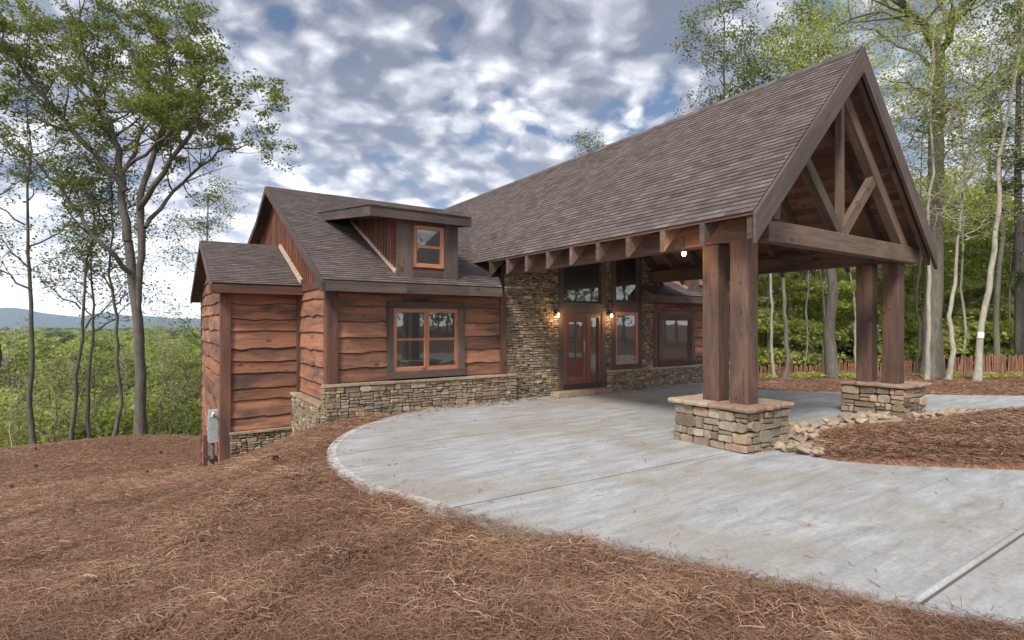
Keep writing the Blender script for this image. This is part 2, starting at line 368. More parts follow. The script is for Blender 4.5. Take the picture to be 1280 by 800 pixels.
_n_ = len(_c); _K = _U(((_c[:, None, :2]-_c[None, :, :2])**2).sum(-1)); _P = np.hstack([np.ones((_n_, 1)), _c[:, :2]])
_A = np.zeros((_n_+3, _n_+3)); _A[:_n_, :_n_] = _K+np.eye(_n_)*.02; _A[:_n_, _n_:] = _P; _A[_n_:, :_n_] = _P.T
_W = np.linalg.solve(_A, np.concatenate([_c[:, 2], np.zeros(3)]))
def ss(a, b, x): t = np.clip((x-a)/(b-a), 0, 1); return t*t*(3-2*t)
def inpad(X, Y):
    """signed-ish test: is the point inside the driveway outline"""
    ins = np.zeros(X.shape, bool); P = PAD
    for i in range(len(P)):
        x1, y1 = P[i]; x2, y2 = P[(i+1) % len(P)]
        c = ((y1 > Y) != (y2 > Y)) & (X < (x2-x1)*(Y-y1)/((y2-y1) if y2 != y1 else 1e-9)+x1)
        ins ^= c
    return ins
def hgt(X, Y):
    X = np.asarray(X, float); Y = np.asarray(Y, float); sh = X.shape; x = X.ravel(); y = Y.ravel()
    h = np.zeros(len(x))
    for i in range(0, len(x), 20000):
        d2 = (x[i:i+20000, None]-_c[None, :, 0])**2+(y[i:i+20000, None]-_c[None, :, 1])**2
        h[i:i+20000] = _U(d2)@_W[:_n_]+_W[_n_]+x[i:i+20000]*_W[_n_+1]+y[i:i+20000]*_W[_n_+2]
    r = np.hypot(x, y); th = np.degrees(np.arctan2(x, y))
    far = np.where(th < 0, -15, -15+14*ss(6, 36, th)); far = np.where(th < -60, -15+12*ss(60, 110, -th), far)
    w = ss(38, 62, r)
    h = h*(1-w)+far*w
    h += .02*np.sin(x*1.7+y*.9)*np.sin(y*1.3-x*.4)*(r < 40)
    p = inpad(x, y); h = np.where(p, np.minimum(h, -.11), h)
    return h.reshape(sh)
def axis(lo, hi, st, far):
    c = list(np.arange(lo, hi, st)); s = st; a = hi
    while a < far: c.append(a); s *= 1.22; a += s
    s = st; a = lo-st
    pre = []
    while a > -far: pre.append(a); s *= 1.22; a -= s
    return np.array(pre[::-1]+c)
xs = axis(-10, 30, .3, 7000); ys = axis(-6, 32, .3, 7000)
GX, GY = np.meshgrid(xs, ys); GZ = hgt(GX, GY)
nx, ny = len(xs), len(ys); idx = np.arange(nx*ny).reshape(ny, nx)
fc = np.stack([idx[:-1, :-1], idx[:-1, 1:], idx[1:, 1:], idx[1:, :-1]], -1).reshape(-1, 4)
me = bpy.data.meshes.new('ground'); me.from_pydata(np.stack([GX, GY, GZ], -1).reshape(-1, 3).tolist(), [], fc.tolist())
me.materials.append(M['ground']); me.polygons.foreach_set('use_smooth', [True]*len(me.polygons))
gr = bpy.data.objects.new('ground', me); COL.objects.link(gr); tag(gr, kind='structure')
def gh(x, y): return float(hgt(np.array([x]), np.array([y]))[0])

# driveway slab
def smooth(pts, k=4):
    out = []; n = len(pts)
    for i in range(n):
        p0, p1, p2, p3 = [Vector(pts[(i+j) % n]) for j in (-1, 0, 1, 2)]
        for s in range(k):
            t = s/k; out.append(.5*((2*p1)+(p2-p0)*t+(2*p0-5*p1+4*p2-p3)*t*t+(3*p1-p0-3*p2+p3)*t**3))
    return out
sp = smooth(PAD)
import bmesh
def slab(name, pts, z, th, mat):
    bm = bmesh.new(); vs = [bm.verts.new((p.x, p.y, z)) for p in pts]; f = bm.faces.new(vs)
    r = bmesh.ops.extrude_face_region(bm, geom=[f]); 
    for v in r['geom']:
        if isinstance(v, bmesh.types.BMVert): v.co.z -= th
    bmesh.ops.recalc_face_normals(bm, faces=bm.faces); bmesh.ops.triangulate(bm, faces=[f for f in bm.faces if len(f.verts) > 4])
    me = bpy.data.meshes.new(name); bm.to_mesh(me); bm.free(); me.materials.append(M[mat])
    o = bpy.data.objects.new(name, me); COL.objects.link(o); return o
tag(slab('driveway', sp, 0, .12, 'concrete'), kind='structure')
# smooth troweled border round the turning circle
b = MB(); q = [Vector((p.x, p.y, 0)) for p in sp[5*4:12*4]]
ctr = Vector((5.5, 7.2, 0))
for i in range(len(q)-1):
    a0 = q[i]; a1 = q[i+1]; i0 = a0+(ctr-a0).normalized()*.13; i1 = a1+(ctr-a1).normalized()*.13
    up = Vector((0, 0, .005)); b.poly([a0+up, a1+up, i1+up, i0+up])
    o0 = a0-(ctr-a0).normalized()*.012; o1 = a1-(ctr-a1).normalized()*.012
    b.poly([o0-Vector((0, 0, .1)), o1-Vector((0, 0, .1)), a1+up, a0+up])
tag(b.build('driveway_edge', 'concrete2'), kind='structure')
b = MB()
def joint(pts, w=.016, z=.004):
    for a, c in zip(pts, pts[1:]):
        a = Vector((*a, z)); c = Vector((*c, z)); n = (c-a).cross(Vector((0, 0, 1))).normalized()*w/2
        b.poly([a-n, c-n, c+n, a+n])
joint([(2.55,5.02),(3.9,4.98),(5.2,4.95),(6.4,4.92),(7.2,4.88)], .009); joint([(2.1,8.0),(4.5,8.1),(7,8.1),(10,8.1),(14.8,8.1)], .007)
joint([(4.37,1.512),(6.67,1.497),(9,1.482)], .02)
joint([(13.7,4.6),(16.7,6.9)], .014)
tag(b.build('driveway_joint', 'joint'), kind='structure')
b = MB()
b.tube([(4.40,1.55,-.012),(5.5,1.545,-.012),(6.67,1.535,-.012),(9,1.52,-.012)], .03, 10); 
tag(b.build('driveway_lip', 'concrete', smooth=True), kind='structure')
# mulched island inside the loop
ISL = [(7.95,3.95),(8.3,3.3),(8.75,2.85),(9.5,2.15),(11,.75),(13,-1.2),(15.5,-2),(18,-.8),(18.6,1.2),(17.4,2.7),(15.7,3.56),(14.4,3.95),(13.2,4.1),(12,4.25),(10.9,4.45),(9.9,4.75),(9.1,4.7),(8.5,4.4)]
isp = smooth(ISL, 4); ic = Vector((12.5, 1.8))
b = MB(); rings = []
for k, (s, z) in enumerate([(1.0, 0.0), (.97, .05), (.9, .10), (.75, .15), (.5, .19), (.25, .2)]):
    rings.append([(ic.x+(p.x-ic.x)*s, ic.y+(p.y-ic.y)*s, z+.02*math.sin(3*p.x*s+p.y)*(k > 1)) for p in isp])
for r0, r1 in zip(rings, rings[1:]):
    for i in range(len(isp)):
        j = (i+1) % len(isp); b.poly([r0[i], r0[j], r1[j], r1[i]])
b.poly(rings[-1])
tag(b.build('mulch_island', 'ground'), kind='structure')
def inisl(x, y, s=1.0):
    ins = False; P = isp
    for i in range(len(P)):
        x1 = ic.x+(P[i].x-ic.x)*s; y1 = ic.y+(P[i].y-ic.y)*s; q = P[(i+1) % len(P)]; x2 = ic.x+(q.x-ic.x)*s; y2 = ic.y+(q.y-ic.y)*s
        if (y1 > y) != (y2 > y) and x < (x2-x1)*(y-y1)/(y2-y1)+x1: ins = not ins
    return ins

# ------------------------------------------------------------------ masonry / siding / roofing generators
def rects(u0, u1, z0, z1, wm, hm, out):
    w = u1-u0; h = z1-z0; k = random.choice((.55, .8, 1, 1.3, 1.6))
    if w < wm*k and h < hm*k or (w < wm*.5 and h < hm*1.6): out.append((u0, u1, z0, z1)); return
    t = random.uniform(.33, .67)
    if w/wm > h/hm: m_ = u0+w*t; rects(u0, m_, z0, z1, wm, hm, out); rects(m_, u1, z0, z1, wm, hm, out)
    else: m_ = z0+h*t; rects(u0, u1, z0, m_, wm, hm, out); rects(u0, u1, m_, z1, wm, hm, out)
def stones(mb, O, ud, U, z0, z1, wm=.2, hm=.085, dep=.045, clip=None, nd=None, gap=.006):
    O = Vector(O); ud = Vector(ud).normalized(); nd = Vector(nd); out = []
    # loose courses of different heights first, then broken up
    z = z0
    while z < z1:
        h = random.uniform(.22, .45); zz = min(z1, z+h); zz = z1 if z1-zz < .08 else zz
        rects(0, U, z, zz, wm, hm, out); z = zz
    for (a, c, lo, hi) in out:
        if clip and not clip((a+c)/2, hi): continue
        g = gap*random.uniform(.7, 1.6); a += g; c -= g; lo += g; hi -= g
        if c-a < .02 or hi-lo < .012: continue
        w, h = c-a, hi-lo; ch = min(w, h)*random.uniform(.12, .34); J = lambda s: random.uniform(-s, s)
        j = min(w, h)*.07
        ring = [(a+ch*random.uniform(.4, 1.4), lo), (c-ch*random.uniform(.4, 1.4), lo), (c, lo+ch*random.uniform(.3, 1)), (c, hi-ch*random.uniform(.3, 1)),
                (c-ch*random.uniform(.4, 1.4), hi), (a+ch*random.uniform(.4, 1.4), hi), (a, hi-ch*random.uniform(.3, 1)), (a, lo+ch*random.uniform(.3, 1))]
        ring = [(p+J(j), q_+J(j)) for p, q_ in ring]
        d = dep*random.uniform(.45, 1.15); cx, cz = (a+c)/2, (lo+hi)/2; r = random.random()
        def P(u, z_, dd): v = O+ud*u+nd*dd; return (v.x, v.y, z_)
        i = len(mb.v); tilt = J(.012)
        mb.v += [P(u, z_, -.02) for u, z_ in ring]+[P(u, z_, d*.75) for u, z_ in ring]
        f_ = 1-min(.3, .014/min(w, h))
        mb.v += [P(cx+(u-cx)*f_, cz+(z_-cz)*f_, d+tilt*(u-cx)/w*2+J(.003)) for u, z_ in ring]
        for k in range(8):
            l = (k+1) % 8
            for o_ in (0, 8):
                mb.f.append((i+o_+k, i+o_+l, i+o_+8+l, i+o_+8+k)); mb.uv += [(0, 0)]*4; mb.r.append(r); mb.m.append(0)
        mb.f.append(tuple(i+16+k for k in range(8))); mb.uv += [(0, 0)]*8; mb.r.append(r); mb.m.append(0)
def siding(mb, O, ud, U, z0, z1, nd, bh=.34, holes=(), topf=None, step=.07, seed=0):
    rs = random.Random(seed); O = Vector(O); ud = Vector(ud).normalized(); nd = Vector(nd)
    zs = [z0]
    while zs[-1] < z1-.1: zs.append(zs[-1]+bh*rs.uniform(.78, 1.2))
    bounds = sorted(set([round(i*step, 4) for i in range(int(U/step)+1)]+[U]+[h for hh in holes for h in hh[:2] if 0 < h < U]))
    def mk():
        A = [(rs.uniform(.006, .018), rs.uniform(.8, 3.), rs.uniform(0, 6.3)), (rs.uniform(.004, .012), rs.uniform(5, 9), rs.uniform(0, 6.3)), (rs.uniform(.002, .006), rs.uniform(17, 30), rs.uniform(0, 6.3))]
        nk = [(rs.uniform(0, U), rs.uniform(.06, .2), rs.uniform(-.028, .022)) for _ in range(int(U/1.2)+1)]
        return lambda u: sum(a*math.sin(f_*u+p) for a, f_, p in A)+sum(d_*math.exp(-((u-c_)/w_)**2) for c_, w_, d_ in nk)
    E = [mk() for _ in zs]+[mk()]
    for i, zb in enumerate(zs):
        zt0 = zs[i+1] if i+1 < len(zs) else z1+.05; r = rs.random(); ju = rs.uniform(0, 30); jp = U*rs.uniform(.25, .75) if U > 2 and rs.random() < .55 else 99; r2 = rs.random()
        for a, c in zip(bounds, bounds[1:]):
            mid = (a+c)/2
            if a > jp and r != r2: r = r2; ju += 7
            Z = []
            for u in (a, c):
                lo = zb+(E[i](u) if i else 0); hi = min(zt0+(E[i+1](u) if i+1 < len(zs) else 0)+.03, z1 if topf is None else topf(u)); Z.append((lo, hi))
            if Z[0][1] <= Z[0][0]+.02 or Z[1][1] <= Z[1][0]+.02: 
                if topf is None or max(Z[0][1]-Z[0][0], Z[1][1]-Z[1][0]) < .02: continue
            segs = [(0., 1.)]
            lo, hi = (Z[0][0]+Z[1][0])/2, (Z[0][1]+Z[1][1])/2
            for h in holes:
                if h[0] < mid < h[1]:
                    ns = []
                    for s0, s1 in segs:
                        t0 = (h[2]-lo)/(hi-lo); t1 = (h[3]-lo)/(hi-lo)
                        if t1 <= s0 or t0 >= s1: ns.append((s0, s1)); continue
                        if t0 > s0: ns.append((s0, t0))
                        if t1 < s1: ns.append((t1, s1))
                    segs = ns
            for s0, s1 in segs:
                def P(u, zz, k, off):
                    l_, h_ = Z[k]; z_ = l_+(h_-l_)*zz; v = O+ud*u+nd*off; return (v.x, v.y, z_)
                of = lambda t: .05-.04*t
                lip = min(.055, (s1-s0)*.2) if s0 == 0 else 0
                mb.poly([P(a, s0+lip, 0, of(s0+lip)), P(c, s0+lip, 1, of(s0+lip)), P(c, s1, 1, of(s1)), P(a, s1, 0, of(s1))],
                        [(a+ju, (Z[0][0])), (c+ju, Z[0][0]), (c+ju, Z[0][0]+(hi-lo)*(s1-s0)), (a+ju, Z[0][0]+(hi-lo)*(s1-s0))], r, 0)
                if s0 == 0:
                    mb.poly([P(a, 0, 0, .036), P(c, 0, 1, .036), P(c, lip, 1, of(lip)), P(a, lip, 0, of(lip))], [(a, 0), (c, 0), (c, .02), (a, .02)], r, 1)
                    mb.poly([P(a, 0, 0, 0), P(c, 0, 1, 0), P(c, 0, 1, .036), P(a, 0, 0, .036)], [(a, 0), (c, 0), (c, .02), (a, .02)], r, 1)
def roofing(mb, A, B, C, D, ex=.115):
    """lapped shingle courses on the quad eave A-B, ridge D-C"""
    A, B, C, D = map(Vector, (A, B, C, D)); n = (B-A).cross(D-A).normalized(); n = -n if n.z < 0 else n
    h = (D-A)-(B-A).normalized()*((D-A).dot((B-A).normalized())); Ls = h.length; k = int(math.ceil(Ls/ex)); ux = (B-A).normalized()
    ph = random.randint(0, 9)*.33
    for i in range(k):
        t0 = i/k; t1 = (i+1)/k
        jl = [random.uniform(-.002, .002) for _ in range(2)]
        l0, r0, l1, r1 = A+(D-A)*t0, B+(C-B)*t0, A+(D-A)*t1, B+(C-B)*t1
        v0, v1 = i*.115, (i+1)*.115
        uv = lambda p: (p.dot(ux)+ph)
        mb.poly([l0+n*(.016+jl[0]), r0+n*(.016+jl[1]), r1+n*.005, l1+n*.005], [(uv(l0), v0), (uv(r0), v0), (uv(r1), v1), (uv(l1), v1)], .5)
        mb.poly([l0-n*.004, r0-n*.004, r0+n*(.016+jl[1]), l0+n*(.016+jl[0])], [(uv(l0), v0-.001), (uv(r0), v0-.001), (uv(r0), v0), (uv(l0), v0)], .5)
def capslab(mb, x0, x1, y0, y1, z0, z1, along=0, ln=.55):
    """irregular flagstones in a row"""
    a0, a1 = (x0, x1) if along == 0 else (y0, y1); p = a0
    while p < a1-1e-6:
        q_ = min(a1, p+ln*random.uniform(.6, 1.4)); q_ = a1 if a1-q_ < ln*.4 else q_
        j = lambda s=.012: random.uniform(-s, s); g = .004
        dz = j(.006)
        X0, X1, Y0, Y1 = (p+g, q_-g, y0+j(), y1+j()) if along == 0 else (x0+j(), x1+j(), p+g, q_-g)
        c = [(X0 if not i & 1 else X1, Y0 if not i & 2 else Y1, (z1+dz if i & 4 else z0)) for i in range(8)]
        c = [(x+j(.012), y+j(.012), z) for x, y, z in c]
        # mid vertices on the two long sides give the broken edge
        mb.hexa(c, 0); p = q_
PX = (1, 0, 0); NX = (-1, 0, 0); PY = (0, 1, 0); NY = (0, -1, 0)

# ------------------------------------------------------------------ the house
house = thing('timber_house', (10.18, 12, 0), 'brown live-edge timber and fieldstone house with steep shingle roof and gabled drive-through porch', 'house')
W = 11.5                                     # front wall plane
SW = .51                                     # wing roof pitch
MP = (6.67-3.48)/3.18                        # main roof pitch
MC = 10.18
def wz(y): return 2.8+SW*(y-10.9)
def mz(x): return 6.67-abs(x-MC)*MP
# cores (the sheathed volumes behind the cladding)
b = MB()
b.box(3.2, 7.45, W+.06, 22.5, -3.2, 2.62); b.box(1.5, 3.25, 14.24, 19.85, -3.3, 2.62); b.box(7.42, 12.93, W+.05, 22, -2, 3.2); b.box(12.9, 17.2, W+.06, 22.5, -1.5, 2.62)
b.build('sheathing', 'core', house)
b = MB()                                     # great-room gable above wall height
b.poly([(7.42, W+.05, 3.2), (12.93, W+.05, 3.2), (12.93, W+.05, mz(12.93)-.1), (MC, W+.05, 6.5), (7.42, W+.05, mz(7.42)-.1)])
b.build('gable_sheathing', 'core', house)

def X_(x, mir): return 2*MC-x if mir else x
def mbox(b, mir, x0, x1, *r, **k):
    x0, x1 = sorted((X_(x0, mir), X_(x1, mir))); b.box(x0, x1, *r, **k)
BK = 22.9
def wing(mir):
    xl, xr = 2.85, (7.88 if mir else 7.02)
    q = lambda x, y, z: (X_(x, mir), y, z)
    # front slope, back slope
    b = MB(); roofing(b, q(xl, 10.88, wz(10.88)), q(xr, 10.88, wz(10.88)), q(9.9, 17, wz(17)), q(xl, 17, wz(17)))
    b.build('shingle_slope', 'shingle', house)
    b = MB(); kb = [(17, wz(17)), (18.6, 5.18), (20.6, 4.62), (BK, 3.3)]
    for (y0, z0), (y1, z1) in zip(kb, kb[1:]): roofing(b, q(xl, y1, z1), q(9.9, y1, z1), q(9.9, y0, z0), q(xl, y0, z0))
    b.build('shingle_slope', 'shingle', house)
    b = MB()                                 # decking just under the shingles
    b.poly([q(xl+.01, 10.9, wz(10.9)-.03), q(xr, 10.9, wz(10.9)-.03), q(9.9, 17, wz(17)-.03), q(xl+.01, 17, wz(17)-.03)])
    for (y0, z0), (y1, z1) in zip(kb, kb[1:]): b.poly([q(xl+.01, y0, z0-.03), q(9.9, y0, z0-.03), q(9.9, y1, z1-.03), q(xl+.01, y1, z1-.03)])
    b.build('roof_decking', 'core', house)
    # eave fascia and soffit
    b = MB(); x = xl
    while x < xr: 
        x2 = min(xr, x+random.uniform(1.5, 2.6)); x2 = xr if xr-x2 < .6 else x2
        mbox(b, mir, x, x2-.004, 10.86, 10.9, 2.57, 2.775); x = x2
    b.build('eave_fascia', 'trim', house)
    b = MB(); b.poly([q(xr+.002, 10.87, 2.58), q(xr+.002, W, 2.58), q(xr+.002, W, wz(W)-.01), q(xr+.002, 10.87, wz(10.87)-.01)]); b.build('eave_return', 'trim', house)
    b = MB(); mbox(b, mir, xl+.04, xr, 10.902, W-.01, 2.6, 2.63); b.build('soffit', 'trimred', house)
    # rake boards
    b = MB()
    for (y0, z0), (y1, z1) in zip([(10.84, wz(10.84))]+kb[:1]+kb[1:-1], kb[:1]+kb[1:]):
        dz = .2; x0, x1 = sorted((X_(xl-.04, mir), X_(xl, mir)))
        b.hexa([(x1 if i & 1 else x0, y1 if i & 2 else y0, (z1 if i & 2 else z0)-(.012 if i & 4 else dz)) for i in range(8)], 1)
    b.build('rake_board', 'trim', house)
    # gable: board and batten under the rakes
    gx = 3.15; sgn = 1 if mir else -1
    b = MB(); poly = [(W, 2.85), (BK-.4, 2.85)]
    def top(y):
        z = wz(y)
        if y > 17:
            for (y0, z0), (y1, z1) in zip(kb, kb[1:]):
                if y0 <= y <= y1: z = z0+(z1-z0)*(y-y0)/(y1-y0)
        return z-.06
    ysx = [W+.1*i for i in range(int((BK-.4-W)/.1)+1)]
    pts = [q(gx, y, 2.6) for y in (ysx[0], ysx[-1])]+[q(gx, y, top(y)) for y in [ysx[-1], 20.6, 18.6, 17, ysx[0]]]
    b.poly(pts, [(p[2], p[1]) for p in pts], .4)
    y = W+.06
    while y < BK-.5:
        x0, x1 = sorted((X_(gx, mir), X_(gx, mir)+sgn*.03)); b.hexa([(x1 if i & 1 else x0, y+(.05 if i & 2 else 0), (top(y) if i & 4 else 2.86)) for i in range(8)], 2)
        y += .19
    b.build('gable_wall', 'batten', house)
    b = MB(); x0, x1 = sorted((X_(gx, mir), X_(gx, mir)+sgn*.05)); b.box(x0, x1, W, 22.5, 2.7, 2.86); b.build('gable_skirt_board', 'trimred', house)
    b = MB()                                 # gable soffit following the rakes
    for (y0, z0), (y1, z1) in zip([(10.9, wz(10.9))]+kb[:1]+kb[1:-1], kb[:1]+kb[1:]):
        b.poly([q(xl, y0, z0-.15), q(3.15, y0, z0-.15), q(3.15, y1, z1-.15), q(xl, y1, z1-.15)], [(y0, 0), (y0, .3), (y1, .3), (y1, 0)])
    b.build('gable_soffit', 'trim', house)
    # dormer
    dx0, dx1, dy = 4.55, 5.93, 11.22
    dz0 = wz(dy)
    t = thing('dormer', (X_(5.24, mir)-MC, dy-12, dz0), None, None); t.parent = house
    def tp(y): return 4.36+.13*(y-10.95)
    b = MB(); pts = [q(dx0, dy, dz0-.05), q(dx0, dy, tp(dy)-.05), q(dx0, 15.2, tp(15.2)-.05)]
    for xx in (dx0, dx1):
        b.poly([q(xx, dy, dz0-.05), q(xx, dy, tp(dy)-.03), q(xx, 15.4, tp(15.4)-.03), q(xx, 15.4, wz(15.4)-.3)], [(0, dy), (1, dy), (1, 15), (0, 15)], .4)
        y = dy+.2
        while y < 14.9:
            z0 = wz(y)+.03; z1 = tp(y)-.05
            if z1-z0 > .06:
                s_ = (-1 if xx == dx0 else 1)*(-1 if mir else 1); a0, a1 = sorted((X_(xx, mir), X_(xx, mir)+s_*.03))
                b.hexa([(a1 if i & 1 else a0, y+(.05 if i & 2 else 0), (z1 if i & 4 else z0)) for i in range(8)], 2)
            y += .17
    b.poly([q(dx0, dy, dz0-.05), q(dx1, dy, dz0-.05), q(dx1, dy, tp(dy)-.03), q(dx0, dy, tp(dy)-.03)])
    b.build('side_wall', 'batten', t)
    b = MB()                                 # step flashing along the foot of the side walls
    for xx, s_ in ((dx0, -1), (dx1, 1)):
        s2 = s_*(-1 if mir else 1); a = X_(xx, mir)+s2*.02
        b.beam((a, dy+.1, wz(dy+.1)+.05), (a, 14.7, wz(14.7)+.05), .05, .09)
        y = dy+.28
        while y < 14.5: b.box(a-.03, a+.03, y, y+.07, wz(y)+.08, wz(y)+.125); y += .17
    b.build('flashing', 'flash', t)
    b = MB()
    mbox(b, mir, dx0-.05, dx0+.31, dy-.06, dy-.002, dz0-.07, tp(dy)-.1, grain=2); mbox(b, mir, dx1-.31, dx1+.05, dy-.06, dy-.002, dz0-.07, tp(dy)-.1, grain=2)
    mbox(b, mir, dx0+.312, dx1-.312, dy-.057, dy-.002, dz0-.05, dz0+.16); mbox(b, mir, dx0+.312, dx1-.312, dy-.057, dy-.002, 4.12, tp(dy)-.1)
    b.build('face_trim', 'trim', t)
    b = MB(); mbox(b, mir, 3.80, 6.18, 10.88, 10.93, tp(10.9)-.2, tp(10.9)+.0)
    for xx in (3.80, 6.14):
        x0, x1 = sorted((X_(xx, mir), X_(xx+.04, mir)))
        b.hexa([(x1 if i & 1 else x0, 15.45 if i & 2 else 10.932, (tp(15.45) if i & 2 else tp(10.93))-(0 if i & 4 else .2)) for i in range(8)], 1)
    b.build('dormer_fascia', 'trim', t)
    b = MB(); roofing(b, q(3.79, 10.86, tp(10.86)+.01), q(6.19, 10.86, tp(10.86)+.01), q(6.19, 16.0, tp(16)+.01), q(3.79, 16, tp(16)+.01)); b.build('dormer_roof', 'shingle', t)
    b = MB(); b.poly([q(3.83, 10.93, tp(10.93)-.13), q(6.14, 10.93, tp(10.93)-.13), q(6.14, 15, tp(15)-.13), q(3.83, 15, tp(15)-.13)]); b.build('dormer_soffit', 'trim', t)
    wx0, wx1, wz0, wz1 = 4.87, 5.61, 3.16, 4.11
    window_parts(t, mir, wx0, wx1, dy-.04, wz0+.02, wz1, 1, 'window_frame', 'pane', double=True)
def window_parts(parent, mir, x0, x1, y, z0, z1, n, fname, pname, double=True, fw=.06, mat='orange', mul=0, grp=None):
    """sash frames, meeting rails and panes; outer face at y"""
    b = MB()
    mbox(b, mir, x0, x0+fw, y-.035, y+.03, z0, z1, grain=2); mbox(b, mir, x1-fw, x1, y-.035, y+.03, z0, z1, grain=2)
    mbox(b, mir, x0+fw, x1-fw, y-.033, y+.03, z0, z0+fw*1.1, grain=0); mbox(b, mir, x0+fw, x1-fw, y-.033, y+.03, z1-fw, z1, grain=0)
    pw = (x1-x0-2*fw)/n; P = MB(); s = MB()
    for i in range(n):
        a = x0+fw+i*pw; c = a+pw
        if i: mbox(b, mir, a-.035, a+.035, y-.031, y+.03, z0+fw*1.1, z1-fw, grain=2); 
        sa, sc = a+(.035 if i else 0), c-(.035 if i < n-1 else 0)
        zl, zh = z0+fw*1.1, z1-fw; zm = (zl+zh)/2
        parts = ((zl, zm), (zm, zh)) if double else ((zl, zh),)
        for k, (p, q_) in enumerate(parts):
            d = .012*k; e = .028
            mbox(s, mir, sa, sa+e, y-.012-d, y+.02, p, q_, grain=2); mbox(s, mir, sc-e, sc, y-.012-d, y+.02, p, q_, grain=2)
            mbox(s, mir, sa+e, sc-e, y-.010-d, y+.02, p, p+e, grain=0); mbox(s, mir, sa+e, sc-e, y-.010-d, y+.02, q_-e, q_, grain=0)
            mbox(P, mir, sa+e, sc-e, y+.006-d*.5, y+.012-d*.5, p+e, q_-e)
    b.build(fname, mat, parent); 
    s.build('sash', mat, parent); P.build(pname, 'glass', parent)
wing(False); wing(True)

# ---- left wing front wall
b = MB(); siding(b, (3.2, W, 0), PX, 4.2, .67, 2.62, NY, .33, [(1.25, 3.0, .78, 2.35)], seed=3); b.build('siding_wall', ['siding', 'bark'], house)
b = MB(); b.box(3.09, 3.29, W-.1, W+.1, .665, 2.6, 2); b.build('corner_post', 'trimred', house)
b = MB(); b.box(7.32, 7.48, W-.1, W+.1, .665, 2.72, 2); b.build('corner_post', 'trimred', house)
win = thing('window', (5.33-MC, -.5, .73), None, None); win.parent = house
b = MB()
b.box(4.37, 4.51, W-.11, W-.002, .86, 2.27, 2); b.box(6.14, 6.29, W-.11, W-.002, .86, 2.27, 2); b.box(4.37, 6.29, W-.115, W-.002, 2.272, 2.42, 0); b.box(4.36, 6.30, W-.14, W-.002, .70, .858, 0)
b.build('window_trim', 'trim', win, bevel=.006)
window_parts(win, False, 4.512, 6.138, W-.03, .86, 2.27, 2, 'window_frame', 'pane')
# ---- left wing side wall (faces the trees)
b = MB(); siding(b, (3.15, W+.1, 0), PY, 14.18-W-.1, .26, 2.7, NX, .33, seed=5); b.build('siding_wall', ['siding', 'bark'], house)
b = MB(); b.box(3.06, 3.16, W-.06, W+.16, .665, 2.6, 2); b.build('corner_board', 'trimred', house)
b = MB(); b.box(3.05, 3.155, 14.0, 14.12, .2, 2.7, 2); b.build('corner_board', 'trimred', house)
# ---- stone bases
b = MB(); stones(b, (3.02, W-.13, 0), PX, 4.75, -.6, .60, .25, .105, nd=NY); stones(b, (3.02, W+.1, 0), NY, .26, -.6, .60, nd=NX)
b.build('stone_base', 'stone', house)
b = MB(); b.box(3.03, 7.8, W-.12, W+.0, -.7, .6); b.build('mortar_bed', 'mortar', house)
b = MB(); capslab(b, 2.97, 7.75, W-.2, W+.01, .605, .665, 0, .8); b.build('ledge_cap', 'cap', house, bevel=.008)
b = MB(); stones(b, (2.98, 14.18, 0), NY, 14.18-W-.1, -1.6, .17, .2, .09, nd=NX); stones(b, (2.98, W+.1, 0), PX, .2, -1, .17, nd=NY); b.build('stone_base', 'stone', house)
b = MB(); b.box(3.0, 3.14, W+.1, 14.18, -1.7, .17); b.build('mortar_bed', 'mortar', house)
b = MB(); capslab(b, 2.92, 3.15, W+.06, 14.2, .175, .245, 1, .7); b.build('ledge_cap', 'cap', house, bevel=.008)
# ---- small bay at the left end
b = MB(); siding(b, (1.5, 14.18, 0), PX, 1.62, -.6, 2.62, NY, .34, seed=8); b.build('siding_wall', ['siding', 'bark'], house)
b = MB(); b.box(1.38, 1.60, 14.09, 14.3, -2.2, 2.6, 2); b.build('corner_post', 'trimred', house)
b = MB()
def btop(y): return min(4.15-(.44)*(16.6-y), 4.15-.36*(y-16.6))-.12 if y < 20 else 2.8
siding(b, (1.45, 14.3, 0), PY, 5.6, -3.1, 4.2, NX, .36, topf=lambda u: btop(14.3+u), seed=9); b.build('siding_wall', ['siding', 'bark'], house)
b = MB(); b.box(1.40, 1.5, 19.75, 19.95, -3.4, 2.7, 2); b.build('corner_post', 'trimred', house)
b = MB(); stones(b, (1.58, 14.08, 0), PX, 1.5, -1.9, -.66, .22, .08, nd=NY); b.build('stone_base', 'stone', house)
b = MB(); b.box(1.6, 3.1, 14.09, 14.2, -2, -.66); b.build('mortar_bed', 'mortar', house)
b = MB(); capslab(b, 1.56, 3.08, 14.0, 14.2, -.655, -.6, 0, .8); b.build('ledge_cap', 'cap', house, bevel=.008)
bl = 1.18
def bz(y): return 4.15-.455*(16.6-y) if y < 16.6 else 4.15-.36*(y-16.6)
b = MB(); roofing(b, (bl, 13.72, bz(13.72)), (3.16, 13.72, bz(13.72)), (3.16, 16.6, 4.15), (bl, 16.6, 4.15)); b.build('shingle_slope', 'shingle', house)
b = MB(); roofing(b, (3.16, 20.4, bz(20.4)), (bl, 20.4, bz(20.4)), (bl, 16.6, 4.15), (3.16, 16.6, 4.15)); b.build('shingle_slope', 'shingle', house)
b = MB(); b.poly([(bl+.01, 13.73, bz(13.73)-.03), (3.16, 13.73, bz(13.73)-.03), (3.16, 16.6, 4.12), (bl+.01, 16.6, 4.12)]); b.poly([(bl+.01, 16.6, 4.12), (3.16, 16.6, 4.12), (3.16, 20.4, bz(20.4)-.03), (bl+.01, 20.4, bz(20.4)-.03)]); b.build('roof_decking', 'core', house)
b = MB(); b.box(bl, 3.12, 13.7, 13.74, 2.62, 2.81); b.build('eave_fascia', 'trimred', house)
